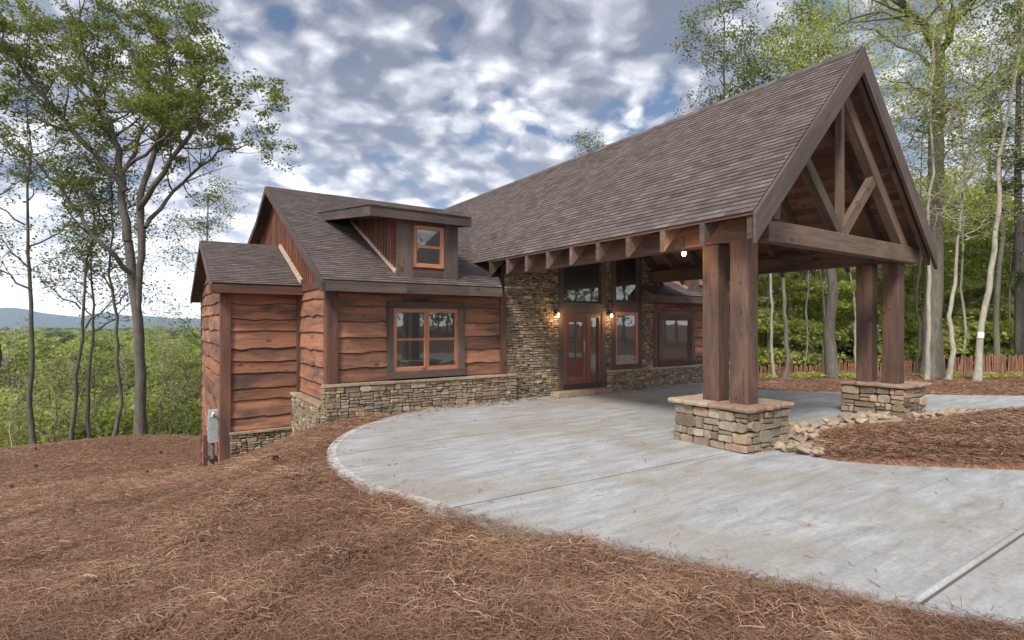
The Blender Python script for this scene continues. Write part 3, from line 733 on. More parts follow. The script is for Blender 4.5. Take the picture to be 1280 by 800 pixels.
b = MB(); b.box(bl+.03, 3.12, 13.742, 14.18, 2.62, 2.65); b.build('soffit', 'trimred', house)
b = MB()
for y0, y1 in ((13.69, 16.6), (16.6, 20.4)):
    b.hexa([(bl if i & 1 else bl-.04, y1 if i & 2 else y0, bz(y1 if i & 2 else y0)-(.01 if i & 4 else .2)) for i in range(8)], 1)
b.build('rake_board', 'trim', house)
b = MB()
for y0, y1 in ((13.74, 16.6), (16.6, 20.4)): b.poly([(bl, y0, bz(y0)-.16), (1.45, y0, bz(y0)-.16), (1.45, y1, bz(y1)-.16), (bl, y1, bz(y1)-.16)])
b.build('gable_soffit', 'trim', house)
b = MB(); a = 3.1
b.beam((a, 13.8, bz(13.8)+.07), (a, 16.4, bz(16.4)+.07), .05, .12)
y = 14.0
while y < 16.4: b.box(a-.03, a+.025, y, y+.08, bz(y)+.1, bz(y)+.16); y += .19
b.build('flashing', 'flash', house)

# ---- right wing front wall (seen under the porch)
b = MB(); siding(b, (12.98, W, 0), PX, 4.2, .6, 2.62, NY, .30, [(.28, 1.78, .62, 2.2)], seed=21); b.build('siding_wall', ['siding', 'bark'], house)
b = MB(); b.box(12.93, 13.08, W-.1, W+.1, .6, 2.6, 2); b.build('corner_post', 'trimred', house)
b = MB(); b.box(17.1, 17.28, W-.1, W+.1, .6, 2.6, 2); b.build('corner_post', 'trimred', house)
b = MB(); b.poly([(17.2, W, -1), (17.2, 22.5, -1), (17.2, 22.5, 2.7), (17.2, W, 2.7)]); b.build('end_wall', 'siding', house)
win = thing('window', (13.97-MC, -.5, .56), None, None); win.parent = house
b = MB(); b.box(13.13, 13.27, W-.11, W-.002, .74, 2.12, 2); b.box(14.70, 14.86, W-.11, W-.002, .74, 2.12, 2); b.box(13.13, 14.86, W-.115, W-.002, 2.122, 2.25, 0); b.box(13.12, 14.87, W-.14, W-.002, .60, .738, 0)
b.build('window_trim', 'trim', win, bevel=.006)
window_parts(win, False, 13.272, 14.698, W-.03, .74, 2.12, 1, 'window_frame', 'pane', double=False, mat='trimred')
b = MB(); stones(b, (10.9, W-.13, 0), PX, 6.35, -.4, .53, .2, .085, nd=NY); b.build('stone_base', 'stone', house)
b = MB(); b.box(10.93, 17.2, W-.12, W, -.5, .53); b.build('mortar_bed', 'mortar', house)
b = MB(); capslab(b, 10.9, 17.3, W-.2, W+.01, .535, .595, 0, .8); b.build('ledge_cap', 'cap', house, bevel=.008)

# ---- great room front: stonework and tall glazing
clipf = lambda x0: (lambda u, z: z < mz(x0+u)-.42)
b = MB(); stones(b, (7.48, W-.02, 0), PX, 1.74, -.2, 5.2, .19, .072, .045, clipf(7.48), NY); b.build('stone_wall', 'stone', house)
b = MB(); stones(b, (9.22, W+.3, 0), NY, .36, -.2, 5.2, .17, .065, .03, None, PX); b.build('stone_return', 'stone', house)
b = MB(); stones(b, (10.9, W-.02, 0), PX, .27, .0, 5.2, .15, .065, .04, clipf(10.9), NY); b.build('stone_wall', 'stone', house)
b = MB(); stones(b, (12.4, W-.02, 0), PX, .54, .5, 5.2, .16, .065, .05, clipf(12.4), NY); b.build('stone_wall', 'stone', house)
b = MB(); stones(b, (9.2, W-.02, 0), PX, 3.3, 4.35, 6.2, .2, .07, .04, clipf(9.2), NY); b.build('stone_wall', 'stone', house)
b = MB()
for x0, x1, z0, z1 in ((7.5, 9.2, -.3, 3.55), (10.92, 11.15, -.3, 4.4), (12.42, 12.92, 0, 3.8), (9.2, 12.42, 4.36, 4.9)): b.box(x0, x1, W-.012, W+.04, z0, z1)
b.build('mortar_bed', 'mortar', house)
def glazing(x0, x1, zs, name, mats):
    t = thing(name, ((x0+x1)/2-MC, -.5, zs[0]), None, None); t.parent = house
    b = MB(); fw = .15
    b.box(x0, x0+fw, W-.09, W+.04, zs[0], zs[-1], 2); b.box(x1-fw, x1, W-.09, W+.04, zs[0], zs[-1], 2)
    for k, (z, h) in enumerate(zip(zs, [.14]+[.30]*(len(zs)-2)+[.16])):
        a = z-h/2 if 0 < k < len(zs)-1 else (z if k == 0 else z-h)
        b.box(x0+fw, x1-fw, W-.087, W+.04, a, a+h, 0)
    b.build('frame', 'trim', t, bevel=.006)
    return t
tw = glazing(11.15, 12.4, (.6, 2.42, 4.33), 'tall_window', 0)
window_parts(tw, False, 11.302, 12.248, W-.03, .74, 2.27, 1, 'window_frame', 'pane', double=False, mat='orange')
window_parts(tw, False, 11.302, 12.248, W-.03, 2.57, 4.17, 1, 'upper_frame', 'upper_pane', double=False, mat='trim', fw=.035)
te = glazing(9.2, 10.9, (.12, 2.36, 4.33), 'entry_glazing', 0)
window_parts(te, False, 9.352, 10.748, W-.02, 2.51, 4.17, 1, 'transom_frame', 'transom_pane', double=False, mat='trim', fw=.03)
# door recess
b = MB()
for x0, x1 in ((9.352, 9.47), (10.2, 10.34), (10.66, 10.748)): b.box(x0, x1, W-.06, W+.04, .262, 2.20, 2)
b.box(9.352, 10.748, W-.062, W+.04, 2.1, 2.208, 0); b.build('door_frame', 'door', te)
b = MB(); b.box(9.35, 10.75, W-.14, W-.092, .14, .258, 0); b.build('threshold', 'black', te)
dr = thing('door', (9.84-MC, -.52, .26), None, None); dr.parent = house
b = MB(); x0, x1, z0, z1 = 9.475, 10.195, .265, 2.095; y0, y1 = W-.035, W+.012
b.box(x0, x0+.1, y0, y1, z0, z1, 2); b.box(x1-.1, x1, y0, y1, z0, z1, 2); b.box(x0+.1, x1-.1, y0+.001, y1, z0, z0+.2, 0); b.box(x0+.1, x1-.1, y0+.001, y1, z1-.12, z1, 0); b.box(x0+.1, x1-.1, y0+.001, y1, z0+.62, z0+.74, 0)
b.box(x0+.1, x1-.1, y0+.02, y1, z0+.2, z0+.62, 2); b.box(x0+.16, x1-.16, y0+.008, y0+.02, z0+.26, z0+.56, 2)
b.box(9.825, 9.845, y0+.004, y1, z0+.74, z1-.12, 2); b.box(x0+.1, 9.825, y0+.006, y1, z0+1.22, z0+1.24, 0); b.box(9.845, x1-.1, y0+.006, y1, z0+1.22, z0+1.24, 0)
b.build('door_leaf', 'door', dr)
b = MB(); b.box(x0+.1, x1-.1, y1-.02, y1-.012, z0+.74, z1-.12); b.box(10.34, 10.66, y1-.02, y1-.012, .4, 2.1); b.build('glass_pane', 'glass', dr)
b = MB(); b.box(10.34, 10.66, y0, y1-.02, .262, .42, 0); b.box(10.34, 10.38, y0, y1-.02, .42, 2.1, 2); b.box(10.62, 10.66, y0, y1-.02, .42, 2.1, 2); b.build('sidelight_frame', 'door', dr)
b = MB(); b.tube([(10.12, y0-.05, 1.2), (10.12, y0-.05, 1.42)], .012, 8); b.box(10.095, 10.145, y0-.012, y0, 1.14, 1.46); b.build('door_handle', 'brass', dr)

# ---- main roof
b = MB(); roofing(b, (7.0, 4.4, mz(7)), (7.0, 23, mz(7)), (MC, 23, 6.67), (MC, 4.4, 6.67)); b.build('main_roof_slope', 'shingle', house)
b = MB(); roofing(b, (13.36, 23, mz(13.36)), (13.36, 4.4, mz(13.36)), (MC, 4.4, 6.67), (MC, 23, 6.67)); b.build('main_roof_slope', 'shingle', house)
b = MB(); y = 4.38
while y < 22.9:
    y2 = y+.25; c = .13
    for s in (-1, 1): b.poly([(MC, y, 6.70), (MC, y2+.03, 6.694), (MC+s*c, y2+.03, 6.694-c*MP), (MC+s*c, y, 6.70-c*MP)], [(y, 0), (y2, 0), (y2, .13), (y, .13)], .5)
    y = y2
b.build('ridge_cap', 'shingle', house)
b = MB()
nrm = math.hypot(1, MP)
for s in (-1, 1):
    npl = 30
    for i in range(npl):
        x0 = 3.17*i/npl+.0; x1 = 3.17*(i+1)/npl-.006
        def co(x, y, dz): return (MC+s*x, y, 6.67-x*MP-dz)
        r = random.random()
        b.hexa([co(x1 if k & 1 else x0, W+.04 if k & 2 else 4.42, .012 if k & 4 else .05) for k in range(8)], 1, r)
b.build('ceiling_planks', 'plank', house)
b = MB()
for s in (-1, 1): b.poly([(MC+s*0, 11.5, 6.63), (MC+s*0, 23, 6.63), (MC+s*3.15, 23, 6.63-3.15*MP), (MC+s*3.15, 11.5, 6.63-3.15*MP)])
b.build('roof_decking', 'core', house)
yr = [4.44+.772*i for i in range(1, 10)]
for s in (-1, 1):
    for y in yr+([12.15, 12.9] if s < 0 else []):
        b = MB(); xi, xo = 0.03, 3.16; dd = .40
        b.hexa([(MC+s*(xo if k & 1 else xi), y+(.09 if k & 2 else 0), 6.615-(xo if k & 1 else xi)*MP-(0 if k & 4 else dd-.05)) for k in range(8)], 0)
        b.build('rafter', 'beam', house)
for s in (-1, 1):
    b = MB()
    b.hexa([(MC+s*(3.19 if k & 1 else 0.0), (4.40 if k & 2 else 4.345), 6.665-(3.19 if k & 1 else 0)*MP-(0 if k & 4 else .43)) for k in range(8)], 0)
    b.build('bargeboard', 'trim', house)
    b = MB()                                 # inner barge rafter
    b.hexa([(MC+s*(3.13 if k & 1 else 0.0), (4.53 if k & 2 else 4.45), 6.60-(3.13 if k & 1 else 0)*MP-(0 if k & 4 else .34)) for k in range(8)], 0)
    b.build('rafter', 'beam', house)
b = MB(); b.box(MC-.04, MC+.04, 4.5, W, 6.1, 6.56, 1); b.build('ridge_beam', 'beam', house)
# header beams
b = MB(); b.box(7.49, 7.79, 4.84, W-.03, 3.19, 3.52, 1); b.build('header_beam', 'post', house, bevel=.01)
b = MB(); b.box(12.74, 13.04, 4.86, W-.03, 3.19, 3.52, 1); b.build('header_beam', 'post', house, bevel=.01)
# truss
b = MB(); b.box(7.80, 13.34, 4.64, 4.835, 3.17, 3.50, 0); b.build('tie_beam', 'beam', house, bevel=.012)
b = MB(); b.box(7.84, 8.0, 4.58, 4.74, 3.502, 3.76, 2); b.build('beam_peg', 'beam', house)
for s in (-1, 1):
    b = MB(); c = []
    for k in range(8):
        x = 2.62 if k & 1 else .0; c.append((MC+s*x, 4.83 if k & 2 else 4.66, 6.16-x*MP-(0 if k & 4 else .32)))
    b.hexa(c, 0); b.build('top_chord', 'beam', house, bevel=.01)
b = MB(); b.box(MC-.055, MC+.055, 4.69, 4.80, 3.50, 5.85, 2); b.build('king_post', 'beam', house)
for s in (-1, 1):
    b = MB(); b.beam((MC+s*.07, 4.745, 3.53), (MC+s*1.28, 4.745, 4.70), .12, .20); b.build('strut', 'beam', house, bevel=.008)
# posts and piers
for mir in (False, True):
    for (y0, y1) in ((4.81, 5.11), (5.31, 5.61)):
        b = MB(); x0, x1 = (7.50, 7.79) if not mir else (12.75, 13.05)
        hh = 3.60 if (not mir and y0 < 5) else (3.185 if True else 0)
        b.box(x0, x1, y0, y1, .67, hh, 2); b.build('porch_post', 'post', house, bevel=.012)
    pr = thing('stone_pier', ((7.82 if not mir else 13.02)-MC, 5.3-12, 0), None, None); pr.parent = house
    x0, x1, y0, y1 = (7.30, 8.34, 4.68, 5.96) if not mir else (12.6, 13.58, 4.66, 5.8)
    b = MB()
    stones(b, (x0, y1+.02, 0), NY, y1-y0+.04, -.12, .60, .30, .165, .065, nd=NX); stones(b, (x0-.02, y0, 0), PX, x1-x0+.04, -.12, .60, .30, .165, .065, nd=NY)
    stones(b, (x1, y0, 0), PY, y1-y0, -.12, .60, .30, .165, .065, nd=PX); stones(b, (x1, y1, 0), NX, x1-x0, -.12, .60, .30, .165, .065, nd=PY)
    b.build('stonework', 'stone', pr)
    b = MB(); b.box(x0+.02, x1-.02, y0+.02, y1-.02, -.2, .62); b.build('pier_core', 'mortar', pr)
    b = MB(); ym = y0+(y1-y0)*.48; xm = x0+(x1-x0)*.55
    for (a0, a1, c0, c1) in ((x0-.11, xm, y0-.11, ym), (xm, x1+.11, y0-.11, ym), (x0-.11, xm-.1, ym, y1+.11), (xm-.1, x1+.11, ym, y1+.11)):
        # ragged flagstone: 16-gon outline
        n_ = 24; pts = []
        for k in range(n_):
            t = k/n_*4; e = int(t); f_ = t-e
            p = [(a0+(a1-a0)*f_, c0), (a1, c0+(c1-c0)*f_), (a1-(a1-a0)*f_, c1), (a0, c1-(c1-c0)*f_)][e]
            pts.append((p[0]+random.uniform(-.026, .026), p[1]+random.uniform(-.026, .026)))
        z0_, z1_ = .62, .685+random.uniform(-.006, .004); r = random.random(); cx = sum(p[0] for p in pts)/n_; cy = sum(p[1] for p in pts)/n_
        lay = [[(cx+(p[0]-cx)*s_, cy+(p[1]-cy)*s_, z) for p in pts] for s_, z in ((.97, z0_), (1, z0_+.03), (.985, z1_-.012), (.96, z1_))]
        for l0, l1 in zip(lay, lay[1:]):
            for k in range(n_): b.poly([l0[k], l0[(k+1) % n_], l1[(k+1) % n_], l1[k]], None, r)
        b.poly(lay[-1], None, r)
    b.build('flagstone_top', 'cap', pr)

# doorstep
b = MB(); capslab(b, 8.85, 10.75, 11.0, 11.36, .0, .13, 0, 1.0); tag(b.build('doorstep', 'cap', bevel=.012), 'low flagstone doorstep on the concrete in front of the entry door', 'doorstep')

# ---- lamps
def lantern(x, y, z, label, wall=True):
    t = thing('wall_lantern' if wall else 'pendant_lamp', (x, y, z), label, 'lamp')
    if wall:
        b = MB(); b.box(x-.04, x+.04, W-.085, W-.06, z+.02, z+.16); b.tube([(x, W-.08, z+.1), (x, W-.16, z+.17), (x, y, z+.15), (x, y, z+.1)], .01, 6); b.build('bracket', 'black', t)
        b = MB(); b.tube([(x, y, z+.13), (x, y, z+.085), (x, y, z+.08)], [.012, .075, .078], 10); b.build('lamp_hood', 'black', t)
    else:
        b = MB(); b.tube([(x, y, z+.30), (x, y, z+.06)], .012, 6); b.tube([(x, y, z+.10), (x, y, z+.05)], [.02, .06], 10); b.build('lamp_hood', 'black', t)
    b = MB(); b.tube([(x, y, z+.078), (x, y, z+.04), (x, y, z+.0), (x, y, z-.02)], [.018, .03, .028, .01], 10); b.build('bulb', 'bulb', t, smooth=True)
    ld = bpy.data.lights.new('lamp_glow', 'POINT'); ld.energy = 6; ld.color = (1, .62, .32); ld.shadow_soft_size = .06
    lo = bpy.data.objects.new('lamp_glow', ld); COL.objects.link(lo); lo.parent = t; lo.location = (0, -.09 if wall else 0, -.05)
lantern(9.08, W-.19, 2.13, 'small lit lantern on the stone wall left of the entry door')
lantern(11.03, W-.19, 2.13, 'small lit lantern on the narrow stone strip between the entry door and the tall window')
lantern(7.22, 5.75, 3.03, 'bare lit bulb hanging under the rafters beside the front pair of porch posts', False)

# ---- electric meter box on the bay
t = thing('electric_meter_box', (1.3, 15.1, -1.6), 'grey electric meter box with conduits on the left end wall of the house', 'meter box')
b = MB(); b.box(1.22, 1.42, 14.86, 15.14, -.95, -.17); b.build('enclosure', 'metalgrey', t, bevel=.008)
b = MB(); b.box(1.205, 1.218, 14.88, 15.12, -.92, -.35); b.build('cover_panel', 'metalgrey', t)
b = MB(); b.tube([(1.30, 14.95, -.95), (1.30, 14.95, -1.7)], .045, 10); b.build('conduit', 'pipe', t)
b = MB(); b.tube([(1.30, 15.06, -.95), (1.30, 15.06, -1.75)], .02, 8); b.build('conduit', 'pvc', t)
b = MB(); b.tube([(1.28, 15.2, -.5), (1.28, 15.33, -.42), (1.30, 15.55, -.5), (1.33, 15.6, -.6)], .028, 8); b.tube([(1.28, 15.15, -.62), (1.24, 15.24, -.66)], .045, 8); b.build('weatherhead', 'pvc', t)
b = MB(); b.tube([(1.25, 14.72, -.30), (1.30, 14.8, -.22), (1.3, 14.86, -.3)], .03, 8); b.build('white_elbow', 'pvc', t)
b = MB(); b.box(1.22, 1.4, 14.8, 15.3, -1.38, -1.33); b.tube([(1.24, 15.28, -1.4), (1.2, 15.42, -1.36)], .035, 8); b.build('clamp', 'black', t)
t = MB(); t.box(1.2, 1.3, 16.2, 16.32, -2.6, -1.0, 2); tag(t.build('stake', 'trimred'), 'short dark red wooden stake leaning by the left end wall behind the meter box', 'stake')
# ------------------------------------------------------------------ pine straw (real needles)
def needles(name, P, ln, wd, mats='straw', zlift=.0):
    """P (n,3) roots; each needle is a bent ribbon of two quads lying near the ground"""
    n = len(P); th = rng.random(n)*2*np.pi; pit = rng.normal(.12, .22, n); l = ln*rng.uniform(.5, 1.3, n)
    d = np.stack([np.cos(th)*np.cos(pit), np.sin(th)*np.cos(pit), np.sin(pit)], 1)
    bend = rng.normal(0, .55, n); d2 = np.stack([np.cos(th+bend)*np.cos(pit*.2), np.sin(th+bend)*np.cos(pit*.2), -np.abs(np.sin(pit))*.6], 1)
    a = P; m_ = a+d*l[:, None]*.5; e = m_+d2*l[:, None]*.5
    sd = np.stack([-np.sin(th), np.cos(th), rng.normal(0, .5, n)], 1)*wd[:, None]*.5
    V = np.stack([a-sd, a+sd, m_+sd, m_-sd, e+sd*.4, e-sd*.4], 1).reshape(-1, 3)
    b_ = np.arange(n)[:, None]*6; F = np.concatenate([b_+np.array([[0, 1, 2, 3]]), b_+np.array([[3, 2, 4, 5]])], 1).reshape(-1)
    me = bpy.data.meshes.new(name); me.vertices.add(n*6); me.vertices.foreach_set('co', V.astype(np.float32).ravel())
    me.loops.add(n*8); me.loops.foreach_set('vertex_index', F.astype(np.int32)); me.polygons.add(n*2)
    me.polygons.foreach_set('loop_start', np.arange(0, n*8, 4, dtype=np.int32)); me.polygons.foreach_set('loop_total', np.full(n*2, 4, dtype=np.int32))
    # clumps share a tone
    tone = .47+.15*np.sin(P[:, 0]*2.3+1.7*np.sin(P[:, 1]*1.9))*np.sin(P[:, 1]*2.9+P[:, 0])+rng.normal(0, .22, n)
    tone = np.clip(tone, 0, 1)
    at = me.attributes.new('rnd', 'FLOAT', 'FACE'); at.data.foreach_set('value', np.repeat(tone, 2).astype(np.float32))
    me.materials.append(M[mats]); me.update(); me.validate()
    o = bpy.data.objects.new(name, me); COL.objects.link(o); return tag(o, kind='stuff')
pts = []
# sample in view-ish polar coordinates: dense close by
n = 520000
d = 2.4*np.exp(rng.random(n)*np.log(32/2.4)); k = rng.uniform(-1.15, 1.1, n)
x = d*(Fx+k*Rx); y = d*(Fy+k*Ry)
ok = ~inpad(x, y)
# spill a little over the slab edge
j = rng.normal(0, .05, (n, 2)); ok2 = ~inpad(x+j[:, 0], y+j[:, 1])
keep = ok | (ok2 & (rng.random(n) < .9))
keep &= ~((x > 3) & (x < 17.6) & (y > 11.3)) & ~((x > 1.4) & (x < 17.6) & (y > 14.1))
x, y, d = x[keep], y[keep], d[keep]
z = hgt(x, y); z = np.where(inpad(x, y), .004, z)+rng.uniform(0, .03, len(x))
edge = ~inpad(x, y) & inpad(x+.06, y+.06); z = np.where(edge, np.maximum(z, 0.0), z)
lump = .02*np.sin(x*5.1+np.sin(y*4))*np.sin(y*6.3+x*2)
o = needles('pine_straw', np.stack([x, y, z+np.maximum(lump, 0)], 1), .145, .0011+.00046*d)
# stray needles and leaf crumbs blown onto the concrete
n = 5200; x = rng.uniform(2.2, 15, n); y = rng.uniform(1, 11.35, n)
dw = 11.3-y; de = np.full(n, 9.)
for a_, b_ in [(p.x, p.y) for p in sp[16:88]]: de = np.minimum(de, np.hypot(x-a_, y-b_))
keep = inpad(x, y) & (rng.random(n) < np.exp(-dw/.35)*1.1+np.exp(-de/.28)*.9+.035)
x, y = x[keep], y[keep]
needles('blown_straw', np.stack([x, y, np.full(len(x), .008)], 1), .11, .003+.0006*np.hypot(x, y))
n = 900; x = rng.uniform(3.8, 12.5, n); y = 11.33-np.abs(rng.normal(0, .28, n)); k_ = inpad(x, y); x, y = x[k_], y[k_]
tag(leafmesh('leaf_litter', np.stack([x, y, np.full(len(x), .012)], 1), rng.uniform(.02, .06, len(x)), 'cone', up=3.), kind='stuff')
# on the island
n = 170000; x = rng.uniform(7.5, 18.6, n); y = rng.uniform(-2, 5, n); dd = np.hypot(x, y)
keep = rng.random(n) < np.clip((9/dd)**2, .12, 1)
x, y = x[keep], y[keep]
ins = np.array([inisl(a, c, .985) for a, c in zip(x, y)]); x, y = x[ins], y[ins]
f_ = np.array([next((s for s in (.25, .5, .75, .9, .97, 1.01) if inisl(a, c, s)), 1) for a, c in zip(x, y)])
zz = np.interp(f_, [.25, .5, .75, .9, .97, 1.01], [.21, .2, .19, .15, .1, .05])
o = needles('pine_straw', np.stack([x, y, zz+rng.uniform(-.02, .04, len(x))], 1), .13, .002+.0006*np.hypot(x, y))
# dark tufts of straw piled up
n = 16; cs = [(ray(px, py, (ZC+.1)*FL/(py-HZ))) for px, py in ((690,652),(250,660),(300,625),(420,700),(580,745),(980,790),(480,640),(150,690),(560,690),(860,775),(330,760),(720,700),(60,650),(380,600),(200,770),(640,790))]
X_s = []; 
for c in cs:
    q = rng.normal(0, .16, (500, 3)); q[:, 2] = np.abs(q[:, 2])*.25; q += np.array([c.x, c.y, gh(c.x, c.y)]); X_s.append(q)
X_s = np.concatenate(X_s); X_s = X_s[~inpad(X_s[:, 0], X_s[:, 1])]
needles('pine_straw', X_s, .14, np.full(len(X_s), .006))

# pine cones / dark clods
cone_src = None
for px, py in ((127,606),(45,563),(184,592),(345,578),(14,611),(201,567),(45,585)):
    dd = 3.
    while dd < 30 and ray(px, py, dd).z > gh(*ray(px, py, dd).xy): dd += .1
    p = ray(px, py, dd)
    if cone_src is None:
        t = thing('pine_cone', (0, 0, 0), 'x', 'pine cone', 'dark pine cones scattered on the straw')
        b = MB(); b.tube([(-.05, 0, .035), (-.02, 0, .035), (.04, 0, .035), (.06, 0, .035)], [.012, .03, .022, .005], 8)
        for i in range(60):
            u = i/60; a = i*2.4; r0 = .036*math.sin(math.pi*min(1, u*.8+.25)); c = (-.05+.1*u, r0*math.cos(a), .035+r0*math.sin(a))
            e_ = (-.05+.1*u+.012, c[1]*1.55, .035+(c[2]-.035)*1.55); w_ = Vector((0, -math.sin(a), math.cos(a)))*.011
            b.poly([Vector(c)-w_, Vector(c)+w_, Vector(e_)+w_*.6, Vector(e_)-w_*.6])
        b.build('cone_scales', 'cone', t); cone_src = t; r_ = t
    else:
        r_ = cone_src.copy(); COL.objects.link(r_)
        for ch in cone_src.children: c_ = ch.copy(); COL.objects.link(c_); c_.parent = r_
    r_.location = (p.x, p.y, gh(p.x, p.y)+.015); r_.rotation_euler = (0, 0, random.uniform(0, 6)); s_ = random.uniform(.7, 1.0); r_.scale = (s_,)*3
    r_['label'] = 'small dark pine cone lying on the brown pine straw'

# ------------------------------------------------------------------ loose rocks round the piers
def rockmesh(i):
    import bmesh
    rr = random.Random(i); bm = bmesh.new(); bmesh.ops.create_icosphere(bm, subdivisions=2, radius=1)
    A = [(Vector((rr.gauss(0, 1), rr.gauss(0, 1), rr.gauss(0, 1))).normalized(), rr.uniform(.42, .8)) for _ in range(16)]
    for v in bm.verts:
        for a, t in A:
            k = v.co.dot(a)
            if k > t: v.co -= a*(k-t)
        v.co += Vector((rr.gauss(0, .008), rr.gauss(0, .008), rr.gauss(0, .008)))
    me = bpy.data.meshes.new('rock'); bm.to_mesh(me); bm.free()
    at = me.attributes.new('rnd', 'FLOAT', 'FACE'); at.data.foreach_set('value', np.full(len(me.polygons), rr.random(), dtype=np.float32)); me.materials.append(M['rock']); return me
rms = [rockmesh(i) for i in range(12)]
spots = []
def tryrock(x, y, s):
    if any((x-a)**2+(y-c)**2 < ((s+t)*.55)**2 for a, c, t in spots): return False
    for (x0, x1, y0, y1) in ((7.3, 8.34, 4.68, 5.96), (12.6, 13.58, 4.66, 5.8)):
        if x0-s*.7 < x < x1+s*.7 and y0-s*.7 < y < y1+s*.7: return False
    spots.append((x, y, s)); return True
rr = random.Random(5)
for _ in range(12000):
    if len(spots) > 230: break
    u = rr.random()
    if u < .5: x = rr.uniform(7.9, 10.1); y = rr.uniform(3.7, 5.9) if x > 8.4 else rr.uniform(4.0, 4.6)
    else: x = rr.uniform(9.6, 14.8); y = rr.uniform(3.6, 5.5)
    lo = 3.95 if x < 8.6 else 4.45; hi = 5.55 if x < 10 else 5.25
    if x > 12.4: lo, hi = 4.15, 4.7
    if x > 13.4: lo, hi = 3.95-(x-13.4)*.2, 4.75-(x-13.4)*.3
    if not lo < y < hi: continue
    tryrock(x, y, rr.choice((.06, .075, .09, .105, .125, .15)))
for i, (x, y, s) in enumerate(spots):
    o = bpy.data.objects.new('rock', rms[i % 12]); COL.objects.link(o)
    o.scale = (s*rr.uniform(1., 1.5), s*rr.uniform(.8, 1.1), s*rr.uniform(.42, .66)); o.rotation_euler = (rr.uniform(-.3, .3), rr.uniform(-.3, .3), rr.uniform(0, 6.3))
    o.location = (x, y, s*.3+rr.uniform(0, .07)); tag(o, 'tan angular rock in the loose rock border between the stone piers and mulch island', 'rock', 'loose tan rocks bordering the mulch island')

# ------------------------------------------------------------------ trees
def grow(T, p, d, ln, r, lvl, maxl, tips, rr, spread=.6, upb=.15, seg=5, kids=4, taper=.35):
    """one limb: tapered wandering tube, recursing into side twigs; tips collects foliage anchor points"""
    pts = [p]; rad = [r]; q = p.copy(); dd = d.normalized(); anch = []
    for i in range(seg):
        dd = (dd+Vector((rr.gauss(0, .16), rr.gauss(0, .16), rr.gauss(0, .1)+upb))).normalized(); q = q+dd*ln/seg
        pts.append(q.copy()); rad.append(r*(1-(1-taper)*(i+1)/seg)); anch.append((q.copy(), dd.copy(), rad[-1]))
    T.tube(pts, rad, 7 if lvl == 0 else (5 if lvl == 1 else 4), cap=False)
    if lvl >= maxl:
        for a in anch[1:]: tips.append(a[0])
        return
    for k in range(kids):
        a = anch[min(seg-1, int(rr.uniform(.25, 1)*seg))]; ax = Vector((rr.gauss(0, 1), rr.gauss(0, 1), rr.gauss(0, .55))).normalized()
        nd = (a[1]*(1-spread)+ax*spread*1.2).normalized()
        grow(T, a[0], nd, ln*rr.uniform(.42, .68), max(.006, a[2]*.62), lvl+1, maxl, tips, rr, spread, upb, max(3, seg-1), kids, taper)
    a = anch[-1]; grow(T, a[0], a[1], ln*.5, a[2], lvl+1, maxl, tips, rr, spread, upb, max(3, seg-1), kids, taper)
def crown(t, tips, nl, sz, sig, mat, rr, name='crown', flat_=.5):
    tp = np.array([tuple(p) for p in tips]); 
    w = rng.random(len(tp))**2.6; w /= w.sum(); i = rng.choice(len(tp), nl, p=w)
    c = tp[i]+rng.normal(0, sig, (nl, 3))*np.array([1, 1, flat_+.1])
    tone = rng.random(len(tp)); rv = np.clip(tone[i]*.55+rng.random(nl)*.45, 0, 1)
    return leafmesh(name, c, sz*rng.uniform(.6, 1.3, nl), mat, rv, t, up=.6)
def mktree(name, label, base, trunks, limbs, mat, bk, leaf, cat='tree', group=None, seed=1, kw={}):
    """trunks: list of (points, r0, r1). limbs: list of (points, r0). both in world space; twigs grow from the limbs"""
    rr = random.Random(seed); t = thing(name, base, label, cat, group); T = MB(); tips = []
    for pts, r0, r1 in trunks:
        n_ = len(pts); fine = []
        for i in range(n_-1):
            for s in range(3): fine.append(Vector(pts[i]).lerp(Vector(pts[i+1]), s/3)+Vector((rr.gauss(0, .02), rr.gauss(0, .02), 0)))
        fine.append(Vector(pts[-1])); m_ = len(fine)
        rad = [r0+(r1-r0)*i/(m_-1) for i in range(m_)]
        if r0 > r1: rad[0] *= 1.4; rad[1] *= 1.08
        T.tube(fine, rad, 9, cap=False)
    for pts, r0 in limbs:
        pts = [Vector(p) for p in pts]; fine = []
        for i in range(len(pts)-1):
            for s in range(3): fine.append(pts[i].lerp(pts[i+1], s/3)+Vector((rr.gauss(0, .05), rr.gauss(0, .12), rr.gauss(0, .05))))
        fine.append(pts[-1]); m_ = len(fine); rad = [max(.012, r0*(1-.8*i/(m_-1))) for i in range(m_)]
        T.tube(fine, rad, 6, cap=False)
        for i in range(int(m_*kw.get('start', .3)), m_):
            for _ in range(kw.get('dens', 2)):
                dd = (fine[i]-fine[max(0, i-1)]).normalized(); ax = Vector((rr.gauss(0, 1), rr.gauss(0, 1), rr.gauss(0, .6)+.15)).normalized()
                grow(T, fine[i], dd*.45+ax*.75, kw.get('len', 1.6)*rr.uniform(.6, 1.2), max(.012, rad[i]*.5), 1, kw.get('maxl', 2), tips, rr, .6, kw.get('up', .08), 4, kw.get('kids', 2))
    T.build('trunk', bk, t, smooth=True)
    n_, sz, sig = leaf; crown(t, tips, n_, sz, sig, mat, rr)
    return t
